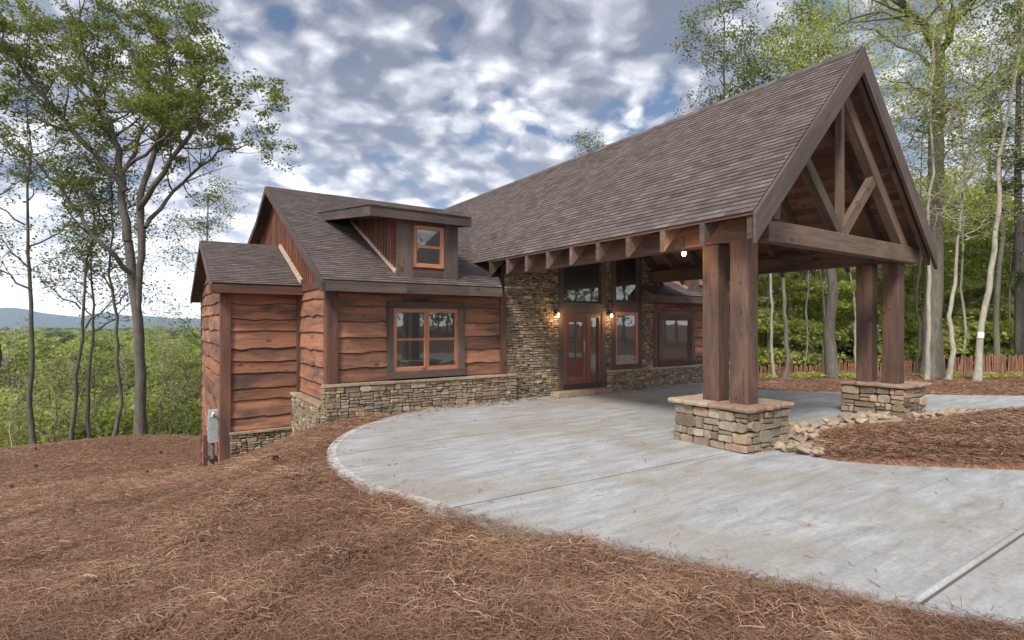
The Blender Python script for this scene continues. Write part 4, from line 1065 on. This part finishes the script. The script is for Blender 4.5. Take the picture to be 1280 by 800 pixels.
# -- big double-trunk tree at the left
D = 22.5
g0 = gh(*ray(178, 545, D).xy)
def RP(L_, dz=0): return [ray(px, py, D+dd) for px, py, dd in L_]
base = ray(176, 545, D); base.z = gh(base.x, base.y)-.1
mktree('oak_tree', 'large double-trunked oak with a wide airy crown, tallest tree left of the house', tuple(base),
    [([tuple(base)]+RP([(175,470,0),(172,400,0),(166,345,0),(160,300,0)]), .21, .165), ([tuple(ray(171,430,D))]+RP([(174,360,0),(177,320,0),(176,280,0)]), .10, .155)],
    [(RP([(160,300,0),(155,240,0),(150,190,.5),(128,140,1),(112,95,1.5),(100,45,2),(98,15,2)]), .18),
     (RP([(156,240,0),(120,190,-.5),(80,150,-1),(45,110,-1.5),(15,70,-2),(-10,60,-2)]), .14),
     (RP([(152,232,0),(168,190,1),(180,150,1),(184,100,1.5),(170,50,2)]), .11),
     (RP([(176,280,0),(178,235,0),(200,170,0),(215,110,-.5),(208,60,-1),(190,35,-1)]), .15),
     (RP([(176,262,0),(205,215,-1),(235,170,-1.5),(250,120,-2),(245,85,-2)]), .13),
     (RP([(180,285,0),(205,250,1),(240,215,1.5),(275,190,2),(310,180,2.5)]), .10),
     (RP([(165,345,0),(130,310,-1),(85,250,-1.5),(50,205,-2),(20,175,-2)]), .11),
     (RP([(160,205,0),(195,180,-2),(230,150,-3),(262,140,-3.5)]), .08),
     (RP([(150,190,.5),(120,130,2),(135,80,3),(140,55,3)]), .09),
     (RP([(128,140,1),(80,95,2),(50,60,2.5),(30,40,3)]), .08)],
    'leaf_mid', 'bark_dark', (44000, .145, .18), seed=3, kw=dict(len=1.9, maxl=2, kids=3, dens=2, start=.35, up=.1))
# -- slimmer trees beside it
def slim(px, pyb, D_, topy, lean, r, leaf, mat, bk, label, seed, name='slender_tree', group=None, low=.45, L1=2.2, nlimb=9, kw=None, sx=1.0):
    rr = random.Random(seed); b0 = ray(px, pyb, D_); b0.z = gh(b0.x, b0.y)-.1; H_ = ray(px, topy, D_).z-b0.z
    side = Vector((Rx, Ry, 0)); pts = []; w = 0
    for i in range(8):
        t = i/7; w += rr.gauss(0, .022)*H_/8 if i else 0
        pts.append(b0+side*(lean*t*H_+w)+Vector((rr.gauss(0, .08), rr.gauss(0, .08), H_*t)))
    global LAST
    def at(t): k_ = t*7; i = min(6, int(k_)); return pts[i].lerp(pts[i+1], k_-i)
    LAST = (at, b0.z, H_); limbs = []
    for i in range(nlimb):
        t = low+(1-low)*(i+.3)/nlimb; s = at(t); a = rr.uniform(0, 6.28); l = L1*(1.15-.75*(t-low)/(1-low))*rr.uniform(.7, 1.2)
        dv = Vector((math.cos(a), math.sin(a), rr.uniform(.35, .9))).normalized()
        limbs.append(([s, s+dv*l*.5+Vector((0, 0, .05)), s+dv*l+Vector((0, 0, l*.18))], r*(1-t)*.5+.018))
    limbs.append(([at(.8), at(.9), at(1)], r*.25))
    return mktree(name, label, tuple(b0), [([tuple(p) for p in pts], r, r*.16)], limbs, mat, bk, leaf, group=group, seed=seed, kw=kw or dict(len=1.0, maxl=2, kids=2, dens=2, start=.4))
TG = 'slender trees at the edge of the straw slope left of the house'
slim(41, 555, 23, 125, -.02, .115, (3600, .125, .2), 'leaf_mid', 'bark_dark', 'slender grey tree left of the pair, nearest the left edge of the photo', 21, group=TG, L1=3.0)
slim(82, 553, 24, 225, .12, .10, (3300, .14, .26), 'leaf_mid', 'bark_dark', 'slender dark tree leaning right, second tall trunk from the left edge', 22, group=TG, L1=2.2)
slim(109, 551, 25, 240, .03, .09, (3000, .14, .28), 'leaf_mid', 'bark_dark', 'thin upright tree between the leaning tree and the straight dark one', 23, group=TG, L1=2.0)
slim(141, 548, 24, 185, -.01, .095, (3000, .14, .28), 'leaf_mid', 'bark_dark', 'thin straight dark tree just left of the big double-trunked oak', 24, group=TG, L1=2.2)
slim(-6, 560, 22, 120, -.03, .14, (5000, .135, .22), 'leaf_mid', 'bark_dark', 'dark tree cut off by the left edge of the photo', 25, group=TG, L1=3.4)
slim(258, 470, 38, 245, 0, .18, (5200, .17, .4), 'leaf_mid', 'bark_grey', 'airy pale green tree rising behind the small roof of the left bay', 26, L1=3.2, low=.3, nlimb=12)
SG = 'thin pale saplings below the straw slope left of the house'
for i, (px, D_, ty) in enumerate(((12, 30, 470), (22, 27, 440), (60, 29, 455), (98, 31, 450), (125, 28, 460), (152, 33, 440), (196, 29, 470), (222, 31, 430), (236, 27, 455), (205, 35, 400))):
    slim(px, 560, D_, ty, random.Random(i).uniform(-.12, .12), .045, (700, .13, .25), 'leaf_bright', 'bark_pale' if i % 2 else 'bark_grey', 'thin pale sapling among the bright green trees below the straw slope', 40+i, 'sapling', SG, low=.35, L1=.9, nlimb=6)
# -- big tree right of the porch gable
D = 22.5; base = ray(1165, 475, D); base.z = gh(base.x, base.y)-.1
mktree('tulip_tree', 'tall grey-barked forest tree with a wide pale crown, thickest trunk right of the porch gable', tuple(base),
    [([tuple(base)]+RP([(1166,400,0),(1169,300,0),(1170,200,0),(1172,100,0),(1173,62,0)]), .36, .21)],
    [(RP([(1172,70,0),(1150,30,-.5),(1125,0,-1),(1090,-30,-1.5),(1050,-60,-2)]), .17), (RP([(1173,62,0),(1178,20,.5),(1170,-30,1),(1160,-90,1)]), .14),
     (RP([(1173,65,0),(1195,25,-1),(1215,-5,-1.5),(1235,-60,-2)]), .16), (RP([(1171,90,0),(1130,55,1),(1095,35,2),(1070,20,3)]), .08),
     (RP([(1170,150,0),(1195,135,-1),(1215,120,-2),(1240,90,-3)]), .06), (RP([(1170,120,0),(1140,110,-2),(1110,100,-3)]), .06),
     (RP([(1171,175,0),(1148,160,2),(1135,185,3)]), .05), (RP([(1150,30,-.5),(1100,15,1),(1055,25,2),(1040,45,3)]), .08), (RP([(1170,200,0),(1200,180,2),(1222,175,3)]), .05)],
    'leaf_bright', 'bark_grey', (12000, .12, .24), seed=12, kw=dict(len=1.7, maxl=2, kids=2, dens=2, start=.25, up=.05))
RG = 'forest trees with bare lower trunks right of the porch'
slim(1160, 474, 21, 20, -.0, .085, (2400, .12, .3), 'leaf_bright', 'bark_pale', 'thin pale trunk standing tight against the left side of the thick grey tree', 61, group=RG, low=.6, L1=1.8)
slim(1183, 476, 21, 190, .075, .10, (1800, .12, .3), 'leaf_bright', 'bark_pale', 'pale trunk leaning right from the foot of the thick grey tree', 62, group=RG, low=.6, L1=1.6)
t = slim(1223, 476, 20.5, -20, .105, .12, (3800, .13, .35), 'leaf_mid', 'bark_pale', 'leaning pale trunk with a white tag band near the right edge', 63, group=RG, low=.55, L1=2.4)
zt_ = ray(1228.5, 419, 20.5).z; p = LAST[0]((zt_-LAST[1])/LAST[2]); b = MB(); b.tube([p-Vector((.01, .0, .11)), p+Vector((.01, 0, .11))], .108, 12, cap=False); b.build('tag_band', 'whiteband', t)
slim(1046, 474, 22, 60, -.05, .24, (5200, .14, .38), 'leaf_bright', 'bark_dark', 'thick dark trunk leaning left, seen through the porch between the two stone piers', 64, group=RG, low=.45, L1=3)
for i, (px, D_, ty, ln, r, bk, lb) in enumerate((
    (966, 23, 150, -.02, .07, 'bark_pale', 'thin pale trunk just right of the front porch posts, seen through the porch'),
    (986, 22, 170, -.03, .10, 'bark_grey', 'grey trunk left of the leaning dark one, seen through the porch'),
    (1027, 25, 160, .0, .06, 'bark_grey', 'thin straight trunk just left of the leaning dark one, seen through the porch'),
    (1008, 26, 190, .02, .05, 'bark_pale', 'very thin pale trunk midway between the front posts and the leaning dark trunk'),
    (1068, 26, 170, -.03, .06, 'bark_pale', 'thin pale trunk just right of the leaning dark one, seen through the porch'),
    (1146, 26, 130, .01, .07, 'bark_grey', 'thin grey trunk just right of the rear porch posts'),
    (1207, 26, 100, -.02, .07, 'bark_pale', 'thin pale trunk between the thick grey tree and the tagged leaning trunk'),
    (1246, 25, 60, .0, .13, 'bark_grey', 'grey trunk right of the tagged leaning trunk'),
    (1290, 24, 30, -.01, .14, 'bark_grey', 'grey trunk at the right edge of the photo'),
    (1262, 30, 80, .04, .09, 'bark_dark', 'dark thin trunk set back near the right edge'))):
    slim(px, 474, D_, ty, ln, r, (1500, .12, .25), 'leaf_bright' if i % 3 else 'leaf_mid', bk, lb, 70+i, group=RG, low=.42, L1=2.0)
# conifers far right
def conifer(px, D_, topy, label, seed, n=9000, rad=2.8, low=.22):
    rr = random.Random(seed); b0 = ray(px, 470, D_); b0.z = gh(b0.x, b0.y)-.1; H_ = ray(px, topy, D_).z-b0.z
    t = thing('pine_tree', tuple(b0), label, 'tree', 'dark pines at the right edge'); T = MB(); T.tube([b0, b0+Vector((.1, .1, H_*.5)), b0+Vector((0, 0, H_))], [.2, .13, .03], 8, cap=False)
    C_ = []
    for k in range(70):
        tt = low+(1-low)*rr.random(); a = rr.uniform(0, 6.28); l = rad*(1.05-tt)*rr.uniform(.6, 1.15)+.2; s = b0+Vector((0, 0, H_*tt)); e = s+Vector((math.cos(a)*l, math.sin(a)*l, -.12*l+rr.uniform(-.1, .3)))
        T.tube([s, (s+e)/2+Vector((0, 0, .08)), e], [.035, .025, .01], 4, cap=False)
        m_ = n//70; u = rng.random(m_)**.6
        C_.append(np.array(s)+(np.array(e)-np.array(s))*u[:, None]+rng.normal(0, .22, (m_, 3))*np.array([1, 1, .45]))
    T.build('trunk', 'bark_dark', t, smooth=True); C_ = np.concatenate(C_); leafmesh('crown', C_, np.full(len(C_), .17)*rng.uniform(.6, 1.3, len(C_)), 'leaf_dark', None, t, aspect=.35)
conifer(1275, 25, -60, 'tall dark pine at the right edge of the photo', 5, 8000)
conifer(1238, 36, 120, 'dark pine set back between the grey trunks near the right edge', 6, 4500, 2.0)
# trees showing over the roof
OG = 'treetops showing above the main roof'
slim(905, 440, 34, 28, 0, .22, (9000, .17, .27), 'leaf_mid', 'bark_grey', 'full green treetop above the middle of the main roof, left of the gable peak', 91, group=OG, low=.45, L1=3.6, nlimb=14)
slim(950, 440, 35, 68, .0, .2, (6500, .17, .27), 'leaf_mid', 'bark_grey', 'smaller green treetop just right of the full one above the roof', 92, group=OG, low=.5, L1=2.8, nlimb=12)
slim(1010, 440, 33, 20, .0, .2, (8000, .17, .27), 'leaf_mid', 'bark_grey', 'green treetop above the roof nearest the gable peak', 93, group=OG, low=.5, L1=3.0, nlimb=13)
slim(737, 420, 48, 180, 0, .2, (4500, .18, .3), 'leaf_mid', 'bark_grey', 'small lone treetop poking above the main roof ridge near its middle', 94, group=OG, low=.5, L1=1.8, nlimb=14)

# ------------------------------------------------------------------ forest masses
def lobes(cs, per, leafsize, mat, name, tr=None, shell=.5, flat_=.75):
    C_ = []; S_ = []; V_ = []
    for (c, r, tone) in cs:
        m_ = max(20, int(per*r*r)); v = rng.normal(size=(m_, 3)); v /= np.linalg.norm(v, axis=1)[:, None]; v[:, 2] = np.where(v[:, 2] < -.3, -v[:, 2], v[:, 2])
        rad = r*(shell+(1.08-shell)*rng.random(m_)**.6); lump = 1+.18*np.sin(v[:, 0]*7+c[0])*np.sin(v[:, 1]*6+c[1])
        C_.append(np.array(c)+v*(rad*lump)[:, None]*np.array([1, 1, flat_])); S_.append(leafsize(c)*rng.uniform(.6, 1.4, m_)); V_.append(np.clip(tone+rng.normal(0, .14, m_), 0, 1))
    o = leafmesh(name, np.concatenate(C_), np.concatenate(S_), mat, np.concatenate(V_), up=.35, aspect=.75); return tag(o, kind='stuff')
rr = random.Random(77); cs = []; tr = MB()
# valley wood, left of the house
for i in range(1250):
    d_ = 31*math.exp(rr.random()*math.log(1100/31)); k = rr.uniform(-1.12, -.42); x = d_*(Fx+k*Rx); y = d_*(Fy+k*Ry); g = gh(x, y)
    top = min(1.9-2.0+rr.uniform(-.7, 1.6), g+rr.uniform(9, 15)) if d_ > 70 else min(g+rr.uniform(5, 10), -.6+rr.uniform(-2.5, .8))
    if d_ < 45: top = min(top, ray(0, rr.uniform(455, 520), d_).z)
    R_ = rr.uniform(1.6, 2.9)*(1 if d_ < 80 else 1.3+d_/420); tone = rr.choice((.1, .35, .5, .7, .9)); 
    for q in range(4):
        a = rr.uniform(0, 6.28); l = R_*.75*rr.random(); cs.append(((x+math.cos(a)*l, y+math.sin(a)*l, top-R_*.7-rr.uniform(0, R_*1.6)*(q > 0)), R_*rr.uniform(.45, .75), tone+rr.uniform(-.12, .12)))
    if d_ < 75 and rr.random() < .5: tr.tube([(x, y, g-.3), (x+rr.gauss(0, .3), y, (g+top)/2), (x+rr.gauss(0, .5), y, top-1)], [.09, .07, .03], 5, r=rr.random(), cap=False)
lobes([(c, r, t) for c, r, t in cs if math.hypot(c[0], c[1]) < 260], 34, lambda c: .16+.0032*math.hypot(c[0], c[1]), 'leaf_forest', 'valley_forest')
lobes([(c, r, t) for c, r, t in cs if math.hypot(c[0], c[1]) >= 260], 9, lambda c: .002+.0034*math.hypot(c[0], c[1]), 'leaf_forest', 'valley_forest')
tag(tr.build('valley_forest_trunks', 'bark_pale', smooth=True), kind='stuff')
# woods right of and behind the house
cs = []; tr = MB()
for i in range(1050):
    k = rr.uniform(.30, 1.15); d_ = 26.4+15*rr.random()**1.3; x = d_*(Fx+k*Rx); y = d_*(Fy+k*Ry); g = gh(x, y)
    hi = 8.5 if k < .75 else 7.5
    zt = g+(rr.uniform(.3, 2.2) if rr.random() < .4 else rr.uniform(.6, hi+(d_-25)*.16)); r_ = rr.uniform(.6, 1.3); cs.append(((x, y, zt), r_, rr.choice((.35, .6, .8, .95))))
    if rr.random() < .07: tr.tube([(x, y, g-.2), (x+rr.gauss(0, .2), y, g+3), (x+rr.gauss(0, .6), y, g+rr.uniform(6, 11))], [.07, .05, .02], 5, cap=False)
for i in range(420):
    k = rr.uniform(.22, 1.2); d_ = rr.uniform(33, 45); x = d_*(Fx+k*Rx); y = d_*(Fy+k*Ry); g = gh(x, y)
    cs.append(((x, y, g+rr.uniform(.8, 11.5)), rr.uniform(1., 1.9), rr.choice((.5, .7, .85, .98))))
for i in range(420):
    k = rr.uniform(-.1, 1.25); d_ = rr.uniform(48, 85); x = d_*(Fx+k*Rx); y = d_*(Fy+k*Ry); g = gh(x, y)
    zt = g+rr.uniform(.5, 9.5); cs.append(((x, y, zt), rr.uniform(1.8, 3.0), rr.choice((.35, .55, .75, .9))))
lobes([c for c in cs if math.hypot(c[0][0], c[0][1]) < 47 ], 260, lambda c: .185, 'leaf_bright', 'woodland_undergrowth', flat_=.42)
lobes([c for c in cs if math.hypot(c[0][0], c[0][1]) >= 47 ], 70, lambda c: .38, 'leaf_bright', 'woodland_undergrowth', flat_=.42)
tag(tr.build('woodland_trunks', 'bark_grey', smooth=True), kind='stuff')
# wood beyond the road in front of the house (seen in the window glass)
cs = []; tr = MB()
for i in range(150):
    a = R(rr.uniform(95, 265)); d_ = rr.uniform(26, 40); x = 6+d_*math.sin(a); y = d_*math.cos(a); cs.append(((x, y, gh(x, y)+rr.uniform(1, 9)), rr.uniform(1.5, 2.6), rr.random()))
    if i % 3 == 0: tr.tube([(x, y, gh(x, y)-.2), (x, y, 9)], [.16, .06], 5, cap=False)
lobes(cs, 40, lambda c: .35, 'leaf_forest', 'roadside_forest'); tag(tr.build('roadside_trunks', 'bark_grey'), kind='stuff')
# low green tufts at the foot of the wood
cs = []
for i in range(70):
    px = rr.uniform(950, 1290); d_ = rr.uniform(21.5, 24); p = ray(px, 470, d_); cs.append(((p.x, p.y, gh(p.x, p.y)+.06), rr.uniform(.12, .3), rr.uniform(.5, 1)))
lobes(cs, 900, lambda c: .09, 'leaf_bright', 'ground_cover', flat_=.5)

# ------------------------------------------------------------------ fence
t = thing('picket_fence', tuple(ray(1165, 470, 22.5).xy)+(-.2,), 'long low reddish brown slatted fence running along the edge of the woods behind the driveway', 'fence')
fl = [ray(px, 470, d_) for px, d_ in ((925, 25), (990, 25), (1050, 24.5), (1110, 24), (1165, 23.6), (1222, 23.2), (1290, 23.4), (1380, 25))]
b = MB(); w = MB(); posts = []
for i in range(len(fl)-1):
    a, c = fl[i], fl[i+1]; n_ = int((c-a).length/.07)
    for k in range(n_):
        p = a.lerp(c, k/n_); g = gh(p.x, p.y); hh = (.40, .42, .5, .62, .8, .86, .86)[i]+rr.gauss(0, .03); ln_ = rr.gauss(0, .035); dr = (c-a).normalized(); pr_ = Vector((-dr.y, dr.x, 0))
        q = Vector((p.x, p.y, g-.05)); e = q+Vector((dr.x*ln_, dr.y*ln_, hh+.05))+pr_*rr.gauss(0, .02)
        b.beam(q, e, .045, .012, pr_)
        if k % 26 == 0: posts.append((p, g))
    for z in (.18, .5): w.tube([(a.x, a.y, gh(a.x, a.y)+z), (c.x, c.y, gh(c.x, c.y)+z)], .006, 4)
b.build('slats', 'fence', t); w.build('wire', 'black', t)
for p, g in posts:
    b = MB(); b.box(p.x-.03, p.x+.03, p.y-.03, p.y+.03, g-.1, g+.7, 2); b.build('post', 'fence', t)

# ------------------------------------------------------------------ blue ridge
def ridge(name, D0, D1, f):
    V = []; F = []; ks = np.linspace(-1.6, 1.6, 160)
    for k in ks:
        for j, dd in enumerate((D0, (D0+D1)/2, D1)):
            V.append((dd*(Fx+k*Rx), dd*(Fy+k*Ry), (-40 if j == 0 else (ZC+f(k)*dd/FL*(1 if j == 2 else .55)))))
    for i in range(len(ks)-1):
        for j in range(2): a = i*3+j; F.append((a, a+3, a+4, a+1))
    me = bpy.data.meshes.new(name); me.from_pydata(V, [], F); me.materials.append(M['ridge']); me.polygons.foreach_set('use_smooth', [True]*len(F))
    o = bpy.data.objects.new(name, me); COL.objects.link(o); tag(o, kind='structure')
def rf(k):
    px = 640+k*FL
    pts = [(-600, 20), (-50, 16), (0, 20), (30, 21), (70, 13), (100, 10), (130, 14), (160, 12), (200, 11), (250, 6), (300, 8), (600, 5), (1400, 0)]
    return float(np.interp(px, [p[0] for p in pts], [p[1] for p in pts]))+1.2*math.sin(k*31)+.7*math.sin(k*73)
ridge('mountain_ridge', 2300, 3000, rf)
# air
HZB = True
if HZB:
    b = MB(); b.box(-3400, 3400, -300, 3600, -45, 130)
    hz = b.build('haze', 'core'); hz.data.materials.clear()
    m = bpy.data.materials.new('haze_air'); m.use_nodes = True; nt = m.node_tree; nt.nodes.clear(); o = nt.nodes.new('ShaderNodeOutputMaterial')
    pv = nt.nodes.new('ShaderNodeVolumePrincipled'); pv.inputs['Color'].default_value = (.62, .76, 1, 1); pv.inputs['Density'].default_value = .00018; pv.inputs['Anisotropy'].default_value = .0
    nt.links.new(pv.outputs[0], o.inputs['Volume']); hz.data.materials.append(m); tag(hz, kind='stuff')

# ------------------------------------------------------------------ light
EL, AZ = 48, -122           # sun elevation; compass-like azimuth from +Y towards +X
sd = bpy.data.lights.new('sun', 'SUN'); so = bpy.data.objects.new('sun', sd); COL.objects.link(so)
sd.energy = 2.3; sd.angle = R(12); sd.color = (1, .95, .87)
dv = Vector((math.sin(R(AZ))*math.cos(R(EL)), math.cos(R(AZ))*math.cos(R(EL)), math.sin(R(EL))))
so.rotation_euler = dv.to_track_quat('Z', 'Y').to_euler(); so.location = (0, 0, 30)
w = bpy.data.worlds.new('World'); scn.world = w; w.use_nodes = True; nt = w.node_tree; nt.nodes.clear()
out = nt.nodes.new('ShaderNodeOutputWorld'); bg = nt.nodes.new('ShaderNodeBackground'); L(nt, bg.outputs[0], out.inputs[0])
sky = nt.nodes.new('ShaderNodeTexSky'); sky.sky_type = 'NISHITA'; sky.sun_disc = False; sky.sun_elevation = R(EL); sky.sun_rotation = R(AZ); sky.air_density = 1.0; sky.dust_density = .4
tc = nt.nodes.new('ShaderNodeTexCoord'); sx = nt.nodes.new('ShaderNodeSeparateXYZ'); L(nt, tc.outputs['Generated'], sx.inputs[0])
zz = math_(nt, 'ADD', math_(nt, 'MAXIMUM', sx.outputs[2], 0), .30)
cx = nt.nodes.new('ShaderNodeCombineXYZ'); L(nt, math_(nt, 'DIVIDE', sx.outputs[0], zz), cx.inputs[0]); L(nt, math_(nt, 'DIVIDE', sx.outputs[1], zz), cx.inputs[1]); cx.inputs[2].default_value = 3.1
warp = N(nt, 'ShaderNodeTexNoise'); warp.inputs['Scale'].default_value = 5.; warp.inputs['Detail'].default_value = 4; L(nt, cx.outputs[0], warp.inputs['Vector'])
wa = N(nt, 'ShaderNodeVectorMath', operation='MULTIPLY_ADD'); L(nt, warp.outputs['Color'], wa.inputs[0]); wa.inputs[1].default_value = (.13, .13, 0); L(nt, cx.outputs[0], wa.inputs[2])
def cells(sc):
    v = N(nt, 'ShaderNodeTexVoronoi'); v.feature = 'SMOOTH_F1'; v.inputs['Scale'].default_value = sc; v.inputs['Smoothness'].default_value = 1.0; L(nt, wa.outputs[0], v.inputs['Vector'])
    return math_(nt, 'SUBTRACT', 1.0, v.outputs['Distance'])
fb = noise(nt, wa.outputs[0], 9., 8, .6, .1); big = noise(nt, cx.outputs[0], 1.1, 3, .5); big2 = noise(nt, cx.outputs[0], 3.2, 3, .5)
puff = math_(nt, 'ADD', math_(nt, 'MULTIPLY', cells(10.5), .64), math_(nt, 'MULTIPLY', cells(23), .36))
den = math_(nt, 'ADD', math_(nt, 'MULTIPLY', puff, .75), math_(nt, 'MULTIPLY', fb, .75))
den = math_(nt, 'ADD', den, math_(nt, 'MULTIPLY', math_(nt, 'SUBTRACT', big, .5), .9))
den = math_(nt, 'ADD', den, math_(nt, 'MULTIPLY', math_(nt, 'SUBTRACT', big2, .5), .5))
lowf = ramp(nt, sx.outputs[2], [(0, (.35, .35, .35)), (.25, (.10, .10, .10)), (.5, (0, 0, 0))])
den = math_(nt, 'ADD', den, lowf)
mask = ramp(nt, den, [(.64, (0, 0, 0)), (.75, (.75, .75, .75)), (.87, (1, 1, 1))], 'EASE')
bright = math_(nt, 'ADD', math_(nt, 'MULTIPLY', puff, .9), math_(nt, 'MULTIPLY', fb, .8))
bright = math_(nt, 'MULTIPLY_ADD', math_(nt, 'SUBTRACT', big2, .5), -.5, bright)
ccol = ramp(nt, math_(nt, 'SUBTRACT', bright, .3), [(.47, (.17, .19, .245)), (.62, (.28, .30, .355)), (.76, (.46, .475, .53)), (.92, (.74, .75, .79))])
ccol = mix(nt, ramp(nt, sx.outputs[2], [(0, (.9, .9, .9)), (.10, (.45, .45, .45)), (.22, (0, 0, 0))]), ccol, (.66, .665, .68))
elev = ramp(nt, sx.outputs[2], [(0, (1.7, 1.68, 1.66)), (.12, (1.35, 1.35, 1.34)), (.32, (1.0, 1.0, 1.0)), (.55, (.72, .72, .75)), (1, (.58, .58, .61))])
ccol = mix(nt, 1.0, ccol, elev, 'MULTIPLY')
skc = N(nt, 'ShaderNodeVectorMath', operation='SCALE'); L(nt, sky.outputs[0], skc.inputs[0]); skc.inputs['Scale'].default_value = .6
STR = .1
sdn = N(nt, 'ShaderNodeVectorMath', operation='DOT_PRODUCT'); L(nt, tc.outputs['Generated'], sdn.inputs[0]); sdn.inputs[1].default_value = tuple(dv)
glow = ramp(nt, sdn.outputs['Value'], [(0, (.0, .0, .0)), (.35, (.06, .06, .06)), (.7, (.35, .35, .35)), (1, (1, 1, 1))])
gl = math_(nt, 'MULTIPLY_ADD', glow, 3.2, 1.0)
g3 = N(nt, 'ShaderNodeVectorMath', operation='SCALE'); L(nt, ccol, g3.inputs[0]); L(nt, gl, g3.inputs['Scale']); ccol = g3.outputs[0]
sc2 = N(nt, 'ShaderNodeVectorMath', operation='SCALE'); L(nt, ccol, sc2.inputs[0]); sc2.inputs['Scale'].default_value = 1/STR
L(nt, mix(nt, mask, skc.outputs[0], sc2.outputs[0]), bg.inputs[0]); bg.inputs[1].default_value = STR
vs = scn.view_settings; vs.view_transform = 'Standard'; vs.look = 'None'; vs.gamma = 1; vs.use_curve_mapping = False; vs.exposure = .9
scn.cycles.volume_bounces = 0; scn.cycles.max_bounces = 6; scn.cycles.transparent_max_bounces = 8
